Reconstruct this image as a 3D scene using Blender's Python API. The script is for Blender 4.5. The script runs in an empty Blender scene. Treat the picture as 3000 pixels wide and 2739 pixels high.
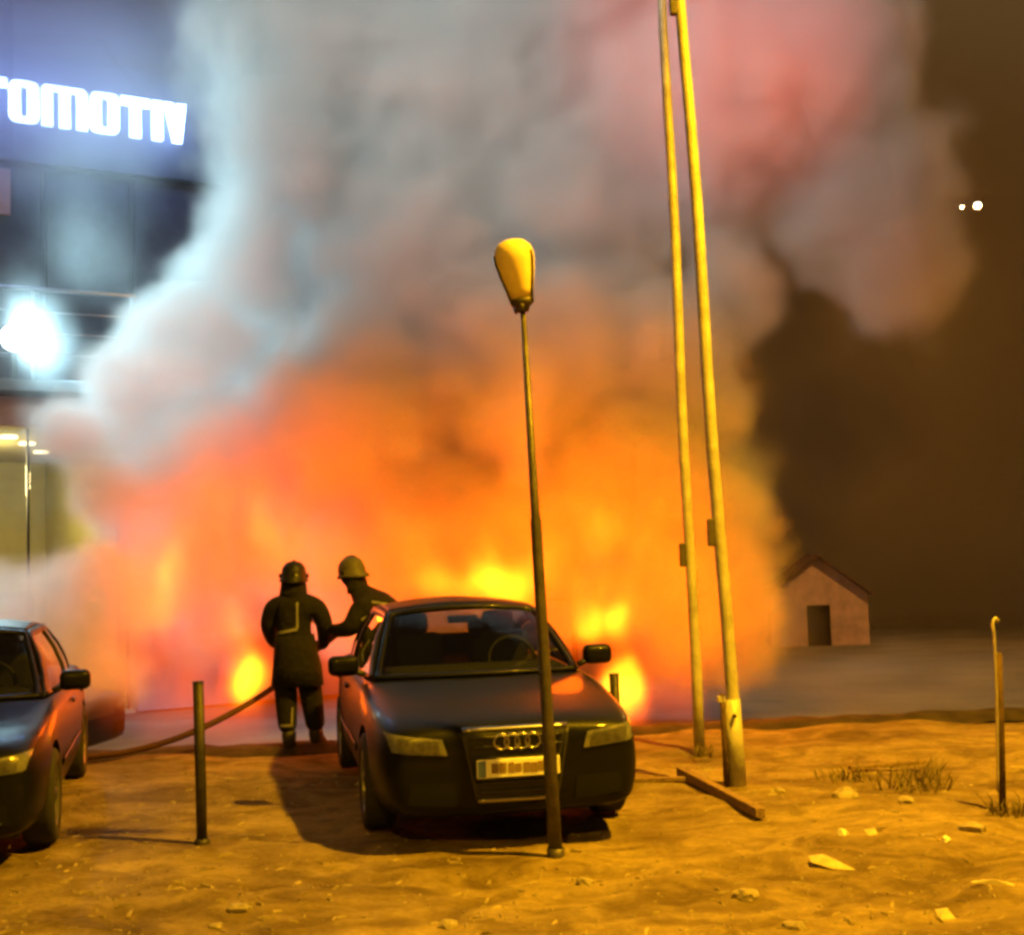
import bpy, bmesh, math, random
from mathutils import Matrix, Vector, noise
from mathutils.bvhtree import BVHTree
R = math.radians
sc = bpy.context.scene
COL = sc.collection

# ------------------------------------------------------------------ camera
cam = bpy.data.cameras.new('camera')
cam_ob = bpy.data.objects.new('camera', cam); COL.objects.link(cam_ob)
cam.lens = 44.64; cam.sensor_width = 36; cam.clip_start = .1; cam.clip_end = 3000
_p, _r = math.atan(169.5 / 2500), R(1.8)
_fw = Vector((0, math.cos(_p), math.sin(_p))); _r0 = Vector((1, 0, 0)); _u0 = _r0.cross(_fw)
_rt = math.cos(_r) * _r0 - math.sin(_r) * _u0; _up = math.cos(_r) * _u0 + math.sin(_r) * _r0
_m = Matrix((_rt, _up, -_fw)).transposed().to_4x4(); _m.translation = (0, 0, 1.85)
cam_ob.matrix_world = _m
sc.camera = cam_ob

# ------------------------------------------------------------------ night sky, exposure, render settings
world = bpy.data.worlds.new('World'); sc.world = world; world.use_nodes = True
bg = world.node_tree.nodes['Background']
bg.inputs[0].default_value = (.80, .41, .13, 1)      # night sky over a town under sodium street lamps
bg.inputs[1].default_value = .122
vs = sc.view_settings
vs.view_transform = 'Standard'; vs.look = 'None'; vs.exposure = 0; vs.gamma = 1; vs.use_curve_mapping = False
cy = sc.cycles
cy.volume_bounces = 3; cy.max_bounces = 8; cy.diffuse_bounces = 2; cy.glossy_bounces = 3; cy.transparent_max_bounces = 12
cy.volume_step_rate = 5.0; cy.volume_max_steps = 256
cy.use_adaptive_sampling = True; cy.adaptive_threshold = .08; cy.adaptive_min_samples = 16
cy.use_denoising = True; cy.sample_clamp_indirect = 6
cy.caustics_reflective = False; cy.caustics_refractive = False
cy.pixel_filter_type = 'BLACKMAN_HARRIS'; cy.filter_width = 3.2

def lamp(name, kind, loc, energy, color, size=.1, target=None, parent=None, spot=None, blend=.5):
    l = bpy.data.lights.new(name, kind); l.energy = energy; l.color = color
    l.shadow_soft_size = size
    if kind == 'SPOT':
        l.spot_size = R(spot); l.spot_blend = blend
    o = bpy.data.objects.new(name, l); COL.objects.link(o); o.location = loc
    if target is not None:
        o.rotation_euler = (Vector(target) - Vector(loc)).to_track_quat('-Z', 'Y').to_euler()
    if parent: o.parent = parent
    return o

SODIUM = (1.0, .50, .008)
FIRE = (1.0, .105, .001)

# ------------------------------------------------------------------ smoke and flame puffs, fire light
PLUME = [  # x, y, z, radii x y z, weight (metres)
    (-5.36, 15.6, 3.52, 0.718, 1.0, 0.593, 1.8),
    (-4.72, 16.0, 4.06, 0.832, 1.2, 0.672, 1.6),
    (-4.2, 16.5, 4.84, 0.99, 1.4, 0.891, 1.4),
    (-3.55, 17, 5.81, 1.054, 1.5, 1.088, 1.1),
    (-2.84, 17.4, 7.1, 1.357, 1.8, 1.322, 0.8),
    (-2.76, 17.6, 8.92, 1.83, 2.0, 1.69, 0.7),
    (-4.9, 15.8, 2.82, 0.695, 1.1, 0.822, 1.4),
    (-3.96, 16.8, 3.25, 1.478, 1.6, 1.277, 0.8),
    (-4.11, 16.8, 2.05, 1.546, 1.3, 1.478, 0.6),
    (-2.13, 17.4, 3.8, 2.088, 2, 1.81, 0.7),
    (-1.04, 17.6, 5.65, 1.971, 2, 2.112, 0.7),
    (-0.63, 17.8, 8.19, 2.278, 2.2, 2.136, 0.6),
    (0.78, 17.8, 6.59, 1.994, 2.1, 2.136, 0.6),
    (-0.01, 17.4, 4.44, 2.088, 2, 1.74, 0.7),
    (1.84, 17.6, 4.55, 1.619, 1.8, 1.549, 0.7),
    (1.68, 17.4, 2.77, 1.74, 1.7, 1.531, 0.8),
    (-0.78, 17.4, 1.94, 2.645, 1.7, 1.81, 0.6),
    (2.36, 17.2, 1.37, 1.376, 1.3, 1.514, 0.8),
    (2.75, 17.2, 2.38, 1.032, 1.3, 1.101, 1),
    (2.61, 17.3, 3.78, 0.9, 1.3, 0.9, 1),
    (2.67, 18, 8.08, 2.016, 2, 2.016, 1.1),
    (4.29, 18.2, 8.63, 1.893, 1.9, 1.893, 1.2),
    (5.1, 18.2, 7.09, 1.602, 1.6, 1.456, 0.8),
    (5.64, 18.2, 6.02, 1.092, 1.4, 1.238, 0.9),
    (3.09, 17.6, 5.52, 0.774, 1.2, 1.126, 0.7),
    (0.55, 18, 10.65, 2.88, 2.4, 2.376, 0.6),
    (3.28, 18.4, 12.33, 2.944, 2.4, 2.208, 0.6),
    (-1.25, 18, 13.02, 3.24, 2.4, 2.52, 0.6),
    (0.09, 15.0, 3.41, 0.45, 0.4, 0.72, 1.0),
    (-0.01, 15.6, 4.3, 0.686, 0.5, 0.749, 0.8),
    (-5.81, 14.5, 1.46, 0.464, 0.7, 0.406, 2.5),
    (-5.4, 14.4, 1.67, 0.38, 0.6, 0.403, 2.5),
    (-5.09, 14.6, 1.52, 0.385, 0.6, 0.456, 2.5),
    (-4.68, 14.5, 1.71, 0.487, 0.7, 0.487, 2),
    (-4.31, 14.4, 1.41, 0.49, 0.6, 0.564, 1.4),
    (-5.07, 14.2, 0.94, 1.079, 0.6, 0.682, 1),
    (-6.43, 14.6, 1.24, 0.934, 0.8, 0.642, 2),
]
THIN = [  # x, y, z, radii x y z, weight (metres)
    (-7.09, 19.6, 9.77, 3.293, 2.0, 2.352, 0.45),
    (-4.79, 19.4, 10.19, 2.328, 2.0, 2.328, 0.4),
    (-7.6, 19.2, 5.26, 1.152, 1.2, 1.152, 0.45),
    (-6.51, 19.0, 7.22, 1.52, 1.4, 1.672, 0.1),
    (2.95, 17.6, 0.71, 1.549, 1.6, 0.774, 0.45),
    (5.2, 18, -0.02, 2.52, 2.2, 0.324, 0.3),
]
FLAMES = [  # x, y, z, radii x y z, weight (metres)
    (-3.02, 14.2, 0.62, 0.426, 0.5, 0.483, 3.6),
    (-3.14, 14.4, 1.03, 0.922, 0.6, 1.094, 0.8),
    (-3.98, 14.6, 1.74, 1.226, 0.7, 1.46, 0.8),
    (-3.38, 14.4, 0.25, 1.382, 0.6, 0.749, 0.5),
    (-0.37, 14.4, 1.52, 1.152, 0.6, 0.49, 2),
    (-0.66, 14.6, 1.81, 2.219, 0.8, 1.518, 0.6),
    (0.97, 14.1, 1.06, 0.564, 0.5, 0.423, 4),
    (1.13, 14.0, 0.32, 0.336, 0.45, 0.644, 5),
    (1.11, 14.7, 2.11, 1.999, 0.8, 1.646, 0.65),
    (0.6, 14.5, 1.2, 1.74, 0.7, 1.45, 0.6),
    (1.83, 14.7, 1.15, 1.058, 0.7, 1.529, 0.5),
    (-1.84, 14.5, 0.87, 1.276, 0.6, 1.276, 0.6),
    (-2.33, 14.8, 1.57, 1.539, 0.7, 1.658, 0.55),
    (-3.97, 14.5, 0.77, 1.276, 0.6, 1.16, 0.5),
    (-3.16, 14.9, 2.37, 1.907, 0.7, 1.55, 0.6),
    (1.52, 14.3, 0.22, 0.801, 0.6, 0.515, 0.7),
    (-2.14, 14.9, 3.05, 1.788, 0.8, 1.43, 0.25),
]
FAR = [  # x, y, z, radii x y z, weight (metres)
    (14.88, 50, 5.18, 18.0, 6, 20.0, 0.06),
    (-0.21, 51, 3.69, 18.36, 6, 20.4, 0.06),
    (19.11, 50, 9.09, 6.0, 5, 10.0, 0.006),
]
SOOT = [  # x, y, z, radii x y z, weight (metres)
    (5.41, 23.5, 5.94, 1.128, 2, 1.88, 0.35),
    (5.8, 23.5, 4.12, 1.41, 2, 1.88, 0.35),
    (5.06, 23.5, 2.44, 0.94, 2, 0.846, 0.25),
    (6.97, 23.5, 4.75, 1.222, 2, 1.88, 0.22),
]
SMOKE_DENSITY = 2.6
THIN_DENSITY = .5
FLAME_STRENGTH = 4.6
RED_POWER = 15000
LEFT_POWER = 30000
FIRE_LIGHTS = [(-3.3, 14.2, .8, 80), (-2.5, 14.5, 2.2, 115), (-.4, 14.4, 1.3, 105), (.6, 14.5, 2.6, 150), (1.15, 14.1, .5, 70), (1.9, 14.8, 1.5, 90), (2.9, 15.4, .5, 190)]
FAR_POWER = 3000
SIGN_POWER = 50
FILL_POWER = 5000
FAR_LAMP = (12.5, 33.0, 10.63)

# ------------------------------------------------------------------ materials
MATS = {}
def mat(name, col, rough=.6, metal=0., spec=.5, coat=0., noise_amt=0., noise_scale=8., bump=0., bump_scale=30., col2=None, emit=None, estr=0.):
    if name in MATS: return MATS[name]
    m = bpy.data.materials.new(name); m.use_nodes = True
    nt = m.node_tree; b = nt.nodes['Principled BSDF']; L = nt.links
    b.inputs['Base Color'].default_value = (*col, 1); b.inputs['Roughness'].default_value = rough
    b.inputs['Metallic'].default_value = metal; b.inputs['Specular IOR Level'].default_value = spec
    b.inputs['Coat Weight'].default_value = coat; b.inputs['Coat Roughness'].default_value = .06
    tc = nt.nodes.new('ShaderNodeTexCoord')
    if noise_amt or col2:
        n = nt.nodes.new('ShaderNodeTexNoise'); n.inputs['Scale'].default_value = noise_scale; n.inputs['Detail'].default_value = 6; n.inputs['Roughness'].default_value = .62
        L.new(tc.outputs['Object'], n.inputs['Vector'])
        rp = nt.nodes.new('ShaderNodeValToRGB'); L.new(n.outputs[0], rp.inputs[0])
        c2 = col2 or tuple(c * (1 - noise_amt) for c in col)
        rp.color_ramp.elements[0].position = .36; rp.color_ramp.elements[0].color = (*c2, 1)
        rp.color_ramp.elements[1].position = .64; rp.color_ramp.elements[1].color = (*col, 1)
        L.new(rp.outputs[0], b.inputs['Base Color'])
    if bump:
        n = nt.nodes.new('ShaderNodeTexNoise'); n.inputs['Scale'].default_value = bump_scale; n.inputs['Detail'].default_value = 5
        L.new(tc.outputs['Object'], n.inputs['Vector'])
        bp = nt.nodes.new('ShaderNodeBump'); bp.inputs['Strength'].default_value = bump; bp.inputs['Distance'].default_value = .02
        L.new(n.outputs[0], bp.inputs['Height']); L.new(bp.outputs[0], b.inputs['Normal'])
    if emit:
        b.inputs['Emission Color'].default_value = (*emit, 1); b.inputs['Emission Strength'].default_value = estr
    MATS[name] = m
    return m

def glass_mat(name, tint, refl=1.0):
    m = bpy.data.materials.new(name); m.use_nodes = True; nt = m.node_tree; nt.nodes.clear()
    o = nt.nodes.new('ShaderNodeOutputMaterial'); mx = nt.nodes.new('ShaderNodeMixShader')
    t = nt.nodes.new('ShaderNodeBsdfTransparent'); t.inputs[0].default_value = (*tint, 1)
    g = nt.nodes.new('ShaderNodeBsdfGlossy'); g.inputs['Roughness'].default_value = .03; g.inputs[0].default_value = (refl, refl, refl, 1)
    f = nt.nodes.new('ShaderNodeFresnel'); f.inputs[0].default_value = 1.5
    nt.links.new(f.outputs[0], mx.inputs[0]); nt.links.new(t.outputs[0], mx.inputs[1]); nt.links.new(g.outputs[0], mx.inputs[2])
    nt.links.new(mx.outputs[0], o.inputs[0])
    MATS[name] = m
    return m

M = {}
M['paint_blue'] = mat('dark_paint', (.004, .0044, .006), .46, 0, .15, .13, .35, 6)
M['paint_black'] = mat('black_paint', (.004, .0043, .005), .44, 0, .15, .15, .3, 6)
M['rubber'] = mat('tyre_rubber', (.018, .017, .016), .85, bump=.3, bump_scale=60)
M['alloy'] = mat('wheel_alloy', (.30, .30, .31), .38, .8, noise_amt=.4, noise_scale=14)
M['chrome'] = mat('chrome', (.42, .42, .43), .28, 1.0)
M['plastic'] = mat('black_plastic', (.012, .012, .013), .55, bump=.15, bump_scale=90)
M['interior'] = mat('car_interior', (.022, .020, .019), .8, bump=.2, bump_scale=60)
M['lens'] = mat('headlight_lens', (.17, .17, .16), .2, .1, .6, .5, .35, 22)
M['reflector'] = mat('headlight_reflector', (.05, .05, .05), .4, .6)
M['intake'] = mat('intake_mesh', (.004, .004, .004), .8, 0, .2)
M['bowl'] = mat('headlight_bowl', (.11, .105, .095), .3, .3, .5, .4, .5, 30)
M['glass'] = glass_mat('car_glass', (.50, .54, .52), .9)
M['shop_glass'] = glass_mat('shop_glass', (.86, .9, .88), .8)
M['plate'] = mat('plate_white', (.88, .88, .84), .6, 0, .4, 0, .08, 30)
M['plate_blue'] = mat('plate_band', (.10, .16, .42), .4)
M['plate_text'] = mat('plate_text', (.22, .15, .08), .6)
M['pole'] = mat('pole_paint', (.52, .49, .42), .5, .1, .4, 0, .4, 5, .25, 30)
M['pole_dark'] = mat('pole_bracket', (.09, .075, .06), .6, .3, .5, 0, .4, 20)
M['post_metal'] = mat('bollard_metal', (.060, .052, .048), .55, .5, .5, 0, .5, 12, .2, 40)
M['rust'] = mat('rusty_post', (.10, .055, .032), .85, .1, .4, 0, .6, 18, .5, 50)
M['rod'] = mat('hook_rod', (.45, .40, .34), .5, .4, .5, 0, .3, 25)
M['lantern'] = mat('lantern_bowl', (.82, .66, .30), .38, 0, .5, .2, .12, 7)
M['lantern_dark'] = mat('lantern_collar', (.06, .048, .036), .55, .3)
M['lamp_pole'] = mat('lamp_pole', (.10, .085, .075), .5, .5, .5, 0, .45, 10, .15, 40)
M['turnout'] = mat('turnout_cloth', (.013, .012, .016), .85, 0, .2, 0, .4, 12, .8, 22)
M['stripe'] = mat('reflective_stripe', (.20, .20, .19), .5, .2)
M['helmet_dark'] = mat('helmet_dark', (.011, .010, .010), .55, .1, .3, .1, .3, 8)
M['helmet_tan'] = mat('helmet_tan', (.10, .09, .075), .6, .1, .3, .0, .3, 8)
M['glove'] = mat('glove', (.035, .028, .024), .8)
M['boot'] = mat('boot', (.018, .017, .016), .6)
M['hose'] = mat('hose_canvas', (.09, .035, .025), .8, 0, .3, 0, .3, 30, .3, 80)
M['nozzle'] = mat('nozzle_metal', (.10, .09, .08), .4, .8)
M['wall'] = mat('building_wall', (.20, .22, .28), .75, 0, .4, 0, .3, 1.2, .1, 20)
M['panel'] = mat('building_panel', (.13, .14, .18), .5, .2, .5, 0, .25, 2.0)
M['fascia'] = mat('building_fascia', (.62, .36, .30), .6, 0, .4, 0, .15, 3)
M['slab'] = mat('terrace_slab', (.28, .30, .33), .8, 0, .4, 0, .2, 4)
M['railing'] = mat('railing_steel', (.45, .47, .52), .35, .8)
M['shop_wall'] = mat('shop_wall', (.60, .50, .20), .7, 0, .3, 0, .15, 2)
M['shop_ceiling'] = mat('shop_ceiling', (.62, .52, .30), .8, 0, .3, 0, .1, 3)
M['shop_floor'] = mat('shop_floor', (.30, .26, .2), .3)
M['shop_desk'] = mat('shop_desk', (.05, .045, .045), .5, 0, .5, 0, .3, 5)
M['downlight'] = mat('downlight_glow', (.9, .8, .6), .5, emit=(1, .78, .42), estr=6)
M['sign'] = mat('sign_glow', (.9, .93, 1), .5, emit=(.36, .52, 1.0), estr=9)
M['flood_body'] = mat('floodlight_body', (.04, .04, .045), .5, .5)
M['flood_glow'] = mat('floodlight_glow', (1, 1, 1), .5, emit=(.70, .92, 1.0), estr=35)
M['dark_mast'] = mat('dark_mast', (.005, .004, .003), .9)
M['far_glow'] = mat('far_lamp_glow', (1, .95, .8), .5, emit=(1, .86, .55), estr=9)
M['red_tint'] = mat('red_tint_glow', (.8, .1, .08), .5, emit=(1, .15, .07), estr=3)
M['hut_wall'] = mat('hut_wall', (.80, .55, .47), .85, 0, .3, 0, .3, 2.5, .3, 20)
M['hut_roof'] = mat('hut_roof', (.24, .15, .12), .85, 0, .3, 0, .4, 4, .3, 20)
M['hut_door'] = mat('hut_door', (.025, .018, .015), .7, 0, .3, 0, .4, 6)
M['paper'] = mat('litter_paper', (.50, .42, .28), .8, 0, .3, 0, .3, 20)
M['litter_white'] = mat('litter_plastic', (.78, .74, .68), .4, 0, .5, 0, .15, 20)
M['wood'] = mat('old_wood', (.26, .17, .09), .85, 0, .3, 0, .5, 30, .5, 60)
M['stone'] = mat('field_stone', (.34, .28, .20), .9, 0, .3, 0, .4, 12, .5, 30)
M['weed'] = mat('dry_weed', (.17, .13, .05), .8, 0, .3, 0, .4, 9)

# ------------------------------------------------------------------ mesh helpers
def link(name, me, m=None, parent=None, smooth=False):
    o = bpy.data.objects.new(name, me); COL.objects.link(o)
    if m: me.materials.append(m)
    if parent is not None: o.parent = parent
    if smooth:
        for p in me.polygons: p.use_smooth = True
    return o
def from_bm(name, bm, m=None, parent=None, smooth=False):
    bmesh.ops.recalc_face_normals(bm, faces=bm.faces)
    me = bpy.data.meshes.new(name); bm.to_mesh(me); bm.free()
    return link(name, me, m, parent, smooth)
def from_py(name, v, f, m=None, parent=None, smooth=False):
    me = bpy.data.meshes.new(name); me.from_pydata([tuple(p) for p in v], [], f); me.update()
    return link(name, me, m, parent, smooth)
def empty(name, loc, rz=0, rx=0, ry=0):
    o = bpy.data.objects.new(name, None); COL.objects.link(o); o.empty_display_size = .2
    o.location = loc; o.rotation_euler = (rx, ry, rz); return o
def tag(o, label=None, cat=None, group=None, kind=None):
    if label: o['label'] = label
    if cat: o['category'] = cat
    if group: o['group'] = group
    if kind: o['kind'] = kind
    return o
def bm_box(lo, hi, bevel=0., seg=2, bm=None):
    bm = bm or bmesh.new()
    vs_ = [bm.verts.new((x, y, z)) for x in (lo[0], hi[0]) for y in (lo[1], hi[1]) for z in (lo[2], hi[2])]
    fs = [(0, 1, 3, 2), (4, 6, 7, 5), (0, 4, 5, 1), (2, 3, 7, 6), (0, 2, 6, 4), (1, 5, 7, 3)]
    nf = [bm.faces.new([vs_[i] for i in f]) for f in fs]
    if bevel:
        es = list({e for f in nf for e in f.edges})
        bmesh.ops.bevel(bm, geom=es, offset=bevel, segments=seg, affect='EDGES', profile=.5)
    return bm
def box(name, lo, hi, m, parent=None, bevel=.01, smooth=False):
    return from_bm(name, bm_box(lo, hi, bevel), m, parent, smooth)
def lathe(name, prof, m, parent=None, seg=24, axis='Z', at=(0, 0, 0), smooth=True):
    v = []; f = []
    for (r_, h_) in prof:
        for k in range(seg):
            a = 2 * math.pi * k / seg; c, s = r_ * math.cos(a), r_ * math.sin(a)
            p = (c, s, h_) if axis == 'Z' else ((h_, c, s) if axis == 'X' else (c, h_, s))
            v.append((p[0] + at[0], p[1] + at[1], p[2] + at[2]))
    for i in range(len(prof) - 1):
        for k in range(seg):
            a = i * seg + k; b = i * seg + (k + 1) % seg
            f.append((a, b, b + seg, a + seg))
    f.append(tuple(range(seg))); n = (len(prof) - 1) * seg; f.append(tuple(range(n, n + seg)))
    bm = bmesh.new(); bv = [bm.verts.new(p) for p in v]
    for q in f: bm.faces.new([bv[i] for i in q])
    bmesh.ops.remove_doubles(bm, verts=bm.verts, dist=1e-5)
    o = from_bm(name, bm, m, parent, False)
    if smooth:
        for p in o.data.polygons: p.use_smooth = len(p.vertices) <= 4
    return o
def tube(name, pts, rad, m, parent=None, seg=10, smooth=True, caps=True):
    """rad a number or one per point"""
    pts = [Vector(p) for p in pts]; n = len(pts)
    rad = [rad] * n if isinstance(rad, (int, float)) else rad
    v = []; f = []; ref = None
    for i, p in enumerate(pts):
        t = (pts[min(i + 1, n - 1)] - pts[max(i - 1, 0)]).normalized()
        if ref is None:
            ref = Vector((0, 0, 1)) if abs(t.z) < .9 else Vector((1, 0, 0))
        a = (ref - t * ref.dot(t)).normalized(); b = t.cross(a); ref = a
        for k in range(seg):
            g = 2 * math.pi * k / seg
            v.append(p + (a * math.cos(g) + b * math.sin(g)) * rad[i])
    for i in range(n - 1):
        for k in range(seg):
            a = i * seg + k; b = i * seg + (k + 1) % seg
            f.append((a, b, b + seg, a + seg))
    if caps:
        f.append(tuple(reversed(range(seg)))); f.append(tuple(range((n - 1) * seg, n * seg)))
    o = from_py(name, v, f, m, parent)
    if smooth:
        for p in o.data.polygons: p.use_smooth = len(p.vertices) == 4
    return o
def torus(name, R_, r_, m, parent, at, normal='Y', seg=24, sub=8):
    v = []; f = []
    for i in range(seg):
        a = 2 * math.pi * i / seg
        for j in range(sub):
            b = 2 * math.pi * j / sub
            x, y, z = (R_ + r_ * math.cos(b)) * math.cos(a), r_ * math.sin(b), (R_ + r_ * math.cos(b)) * math.sin(a)
            if normal == 'X': x, y, z = y, x, z
            v.append((x + at[0], y + at[1], z + at[2]))
    for i in range(seg):
        for j in range(sub):
            f.append((i * sub + j, ((i + 1) % seg) * sub + j, ((i + 1) % seg) * sub + (j + 1) % sub, i * sub + (j + 1) % sub))
    return from_py(name, v, f, m, parent, True)
def spline(pts, n):
    """Catmull-Rom through the points"""
    pts = [Vector(p) for p in pts]; P = [2 * pts[0] - pts[1]] + pts + [2 * pts[-1] - pts[-2]]; out = []
    for i in range(1, len(P) - 2):
        for k in range(n):
            t = k / n; a, b, c, d = P[i - 1], P[i], P[i + 1], P[i + 2]
            out.append(.5 * ((2 * b) + (c - a) * t + (2 * a - 5 * b + 4 * c - d) * t * t + (3 * b - a - 3 * c + d) * t ** 3))
    out.append(pts[-1]); return out
def bake(o):
    """apply the modifiers of a mesh object"""
    dg = bpy.context.evaluated_depsgraph_get()
    me = bpy.data.meshes.new_from_object(o.evaluated_get(dg), depsgraph=dg)
    o.modifiers.clear(); old = o.data; o.data = me; bpy.data.meshes.remove(old)
    return o
def bvh_of(o):
    me = o.data
    return BVHTree.FromPolygons([v.co.copy() for v in me.vertices], [tuple(p.vertices) for p in me.polygons])
def project(name, bvh, corners, m, parent, nu=8, nv=5, axis='Y', off=.006, thick=.0, sign=1):
    """a patch laid on a surface: corners (a, z) in the view along axis, order 00, 10, 11, 01"""
    c00, c10, c11, c01 = [Vector(c) for c in corners]
    v = []; ok = True
    for j in range(nv + 1):
        for i in range(nu + 1):
            s, t = i / nu, j / nv
            p = (c00 * (1 - s) + c10 * s) * (1 - t) + (c01 * (1 - s) + c11 * s) * t
            if axis == 'Y':
                hit = bvh.ray_cast(Vector((p.x, -3 * sign, p.y)), Vector((0, sign, 0)))[0]
                q = Vector((p.x, (hit.y if hit else .1) - off * sign, p.y))
            else:
                hit = bvh.ray_cast(Vector((3 * sign, p.x, p.y)), Vector((-sign, 0, 0)))[0]
                q = Vector(((hit.x if hit else .8 * sign) + off * sign, p.x, p.y))
            v.append(q)
    f = [(j * (nu + 1) + i, j * (nu + 1) + i + 1, (j + 1) * (nu + 1) + i + 1, (j + 1) * (nu + 1) + i) for j in range(nv) for i in range(nu)]
    o = from_py(name, v, f, m, parent, True)
    if thick:
        s = o.modifiers.new('solid', 'SOLIDIFY'); s.thickness = thick; s.offset = 0; bake(o)
    return o
def copy_tree(o, parent=None):
    c = o.copy(); COL.objects.link(c); c.parent = parent
    for ch in list(o.children): copy_tree(ch, c)
    return c

# ------------------------------------------------------------------ the setting: ground, kerb, road
def lines(a, b, steps):
    out = [a]
    while out[-1] < b - 1e-6:
        x = out[-1]
        st = next(s for lo, hi, s in steps if lo - 1e-6 <= x < hi)
        out.append(min(b, x + st))
    return out
def edge_y(x): return 13.02 + .105 * x if -30 < x < 30 else (13.02 + 3.15 if x >= 30 else 13.02 - 3.15)
def lot_z(x, y):
    z = .014 * noise.noise(Vector((x * .7, y * 2.6, 5.5))) + .065 * noise.noise(Vector((x * .42, y * .5, 3.1))) + .040 * noise.noise(Vector((x * 1.5, y * 1.9, 7.7)))
    k = max(0, min(1, (8.6 - y) / 1.5)) * .8 + .25 + .35 * max(0, min(1, (x - .8) / 1.5)) * max(0, min(1, (11.5 - y) / 2))
    z += k * (.026 * noise.noise(Vector((x * 4.1, y * 5.2, 1.3))) + .009 * noise.noise(Vector((x * 10, y * 12, 9.3))))
    return z - .02
def build_ground():
    xs = lines(-80, 80, [(-80, -20, 6), (-20, -6, .7), (-6, 6, .05), (6, 20, .7), (20, 81, 6)])
    ts = lines(-40, 0, [(-40, -12, 3), (-12, -8.5, .4), (-8.5, .1, .05)])
    v = []; f = []
    for t in ts:
        for x in xs:
            y = edge_y(x) + t
            z = lot_z(x, y) if t < -.01 else -.0
            if t < -30: z = 0
            v.append((x, y, z))
    n = len(xs)
    for j in range(len(ts) - 1):
        for i in range(n - 1):
            f.append((j * n + i, j * n + i + 1, (j + 1) * n + i + 1, (j + 1) * n + i))
    return v, f
gm = bpy.data.materials.new('dirt'); gm.use_nodes = True
def dirt(nt):
    L = nt.links; b = nt.nodes['Principled BSDF']; b.inputs['Roughness'].default_value = .95; b.inputs['Specular IOR Level'].default_value = .15
    tc = nt.nodes.new('ShaderNodeTexCoord')
    mp_ = nt.nodes.new('ShaderNodeMapping'); mp_.inputs['Scale'].default_value = (.9, 1.3, 1); L.new(tc.outputs['Object'], mp_.inputs[0])
    def nz(s, d, r_=.6, dist=0):
        n = nt.nodes.new('ShaderNodeTexNoise'); n.inputs['Scale'].default_value = s; n.inputs['Detail'].default_value = d; n.inputs['Roughness'].default_value = r_
        n.inputs['Distortion'].default_value = dist; L.new(mp_.outputs[0], n.inputs['Vector']); return n.outputs[0]
    def ramp(src, stops):
        r_ = nt.nodes.new('ShaderNodeValToRGB'); L.new(src, r_.inputs[0]); e = r_.color_ramp.elements
        e[0].position, e[0].color = stops[0][0], (*stops[0][1], 1); e[1].position, e[1].color = stops[1][0], (*stops[1][1], 1)
        for p, c in stops[2:]:
            q = e.new(p); q.color = (*c, 1)
        return r_.outputs[0]
    def mix(mode, f, a, c):
        n = nt.nodes.new('ShaderNodeMixRGB'); n.blend_type = mode
        if isinstance(f, float): n.inputs[0].default_value = f
        else: L.new(f, n.inputs[0])
        L.new(a, n.inputs[1]); L.new(c, n.inputs[2]); return n.outputs[0]
    base = ramp(nz(.8, 5, .6, .6), [(.30, (.180, .128, .062)), (.68, (.37, .280, .140))])
    patch = ramp(nz(1.9, 6, .65, 1.2), [(.38, (.42, .38, .34)), (.60, (1, 1, 1))])
    fine = ramp(nz(22, 6, .7), [(.30, (.62, .58, .55)), (.62, (1.0, 1.0, 1.0)), (.80, (1.35, 1.3, 1.2))])
    col = mix('MULTIPLY', .85, mix('MULTIPLY', .9, base, patch), fine)
    L.new(col, b.inputs['Base Color'])
    bp = nt.nodes.new('ShaderNodeBump'); bp.inputs['Strength'].default_value = .65; bp.inputs['Distance'].default_value = .03
    L.new(nz(26, 10, .75), bp.inputs['Height']); L.new(bp.outputs[0], b.inputs['Normal'])
dirt(gm.node_tree)
tag(from_py('ground', *build_ground(), gm, None, True), kind='structure')

def road_z(y): return -.42 - .030 * min(max(y - 13.3, 0), 28)
def build_road():
    xs = lines(-600, 600, [(-600, -60, 90), (-60, 60, 4), (60, 601, 90)])
    ys = lines(9.0, 1500, [(9, 60, 1.5), (60, 200, 20), (200, 1501, 200)])
    v = [(x, y, road_z(y) + .012 * noise.noise(Vector((x * .3, y * .3, 0)))) for y in ys for x in xs]; n = len(xs)
    f = [(j * n + i, j * n + i + 1, (j + 1) * n + i + 1, (j + 1) * n + i) for j in range(len(ys) - 1) for i in range(n - 1)]
    return v, f
M['asphalt'] = mat('asphalt', (.20, .18, .16), .8, 0, .3, 0, .35, .7, .4, 25)
tag(from_py('road', *build_road(), M['asphalt'], None, True), kind='structure')

def build_kerb():
    xs = [-30 + .12 * i for i in range(501)]
    prof = [(-.30, -.03), (-.16, .035), (.02, .060), (.14, .03), (.30, -.50)]
    v = []; f = []
    for i, x in enumerate(xs):
        for k, (dy, z) in enumerate(prof):
            q = Vector((x * 2.2, k * .7, 4))
            v.append((x, edge_y(x) + dy + .05 * noise.noise(q), z + (.035 * noise.noise(q * 1.7) if k < 4 else 0)))
    n = len(prof)
    for i in range(len(xs) - 1):
        for k in range(n - 1):
            f.append((i * n + k, (i + 1) * n + k, (i + 1) * n + k + 1, i * n + k + 1))
    return v, f
M['dark_soil'] = mat('dark_earth', (.055, .040, .028), .95, 0, .2, 0, .5, 5, .6, 25)  # darker earth than the lot, along its far edge
tag(from_py('kerb', *build_kerb(), M['dark_soil'], None, True), kind='structure')

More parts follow.
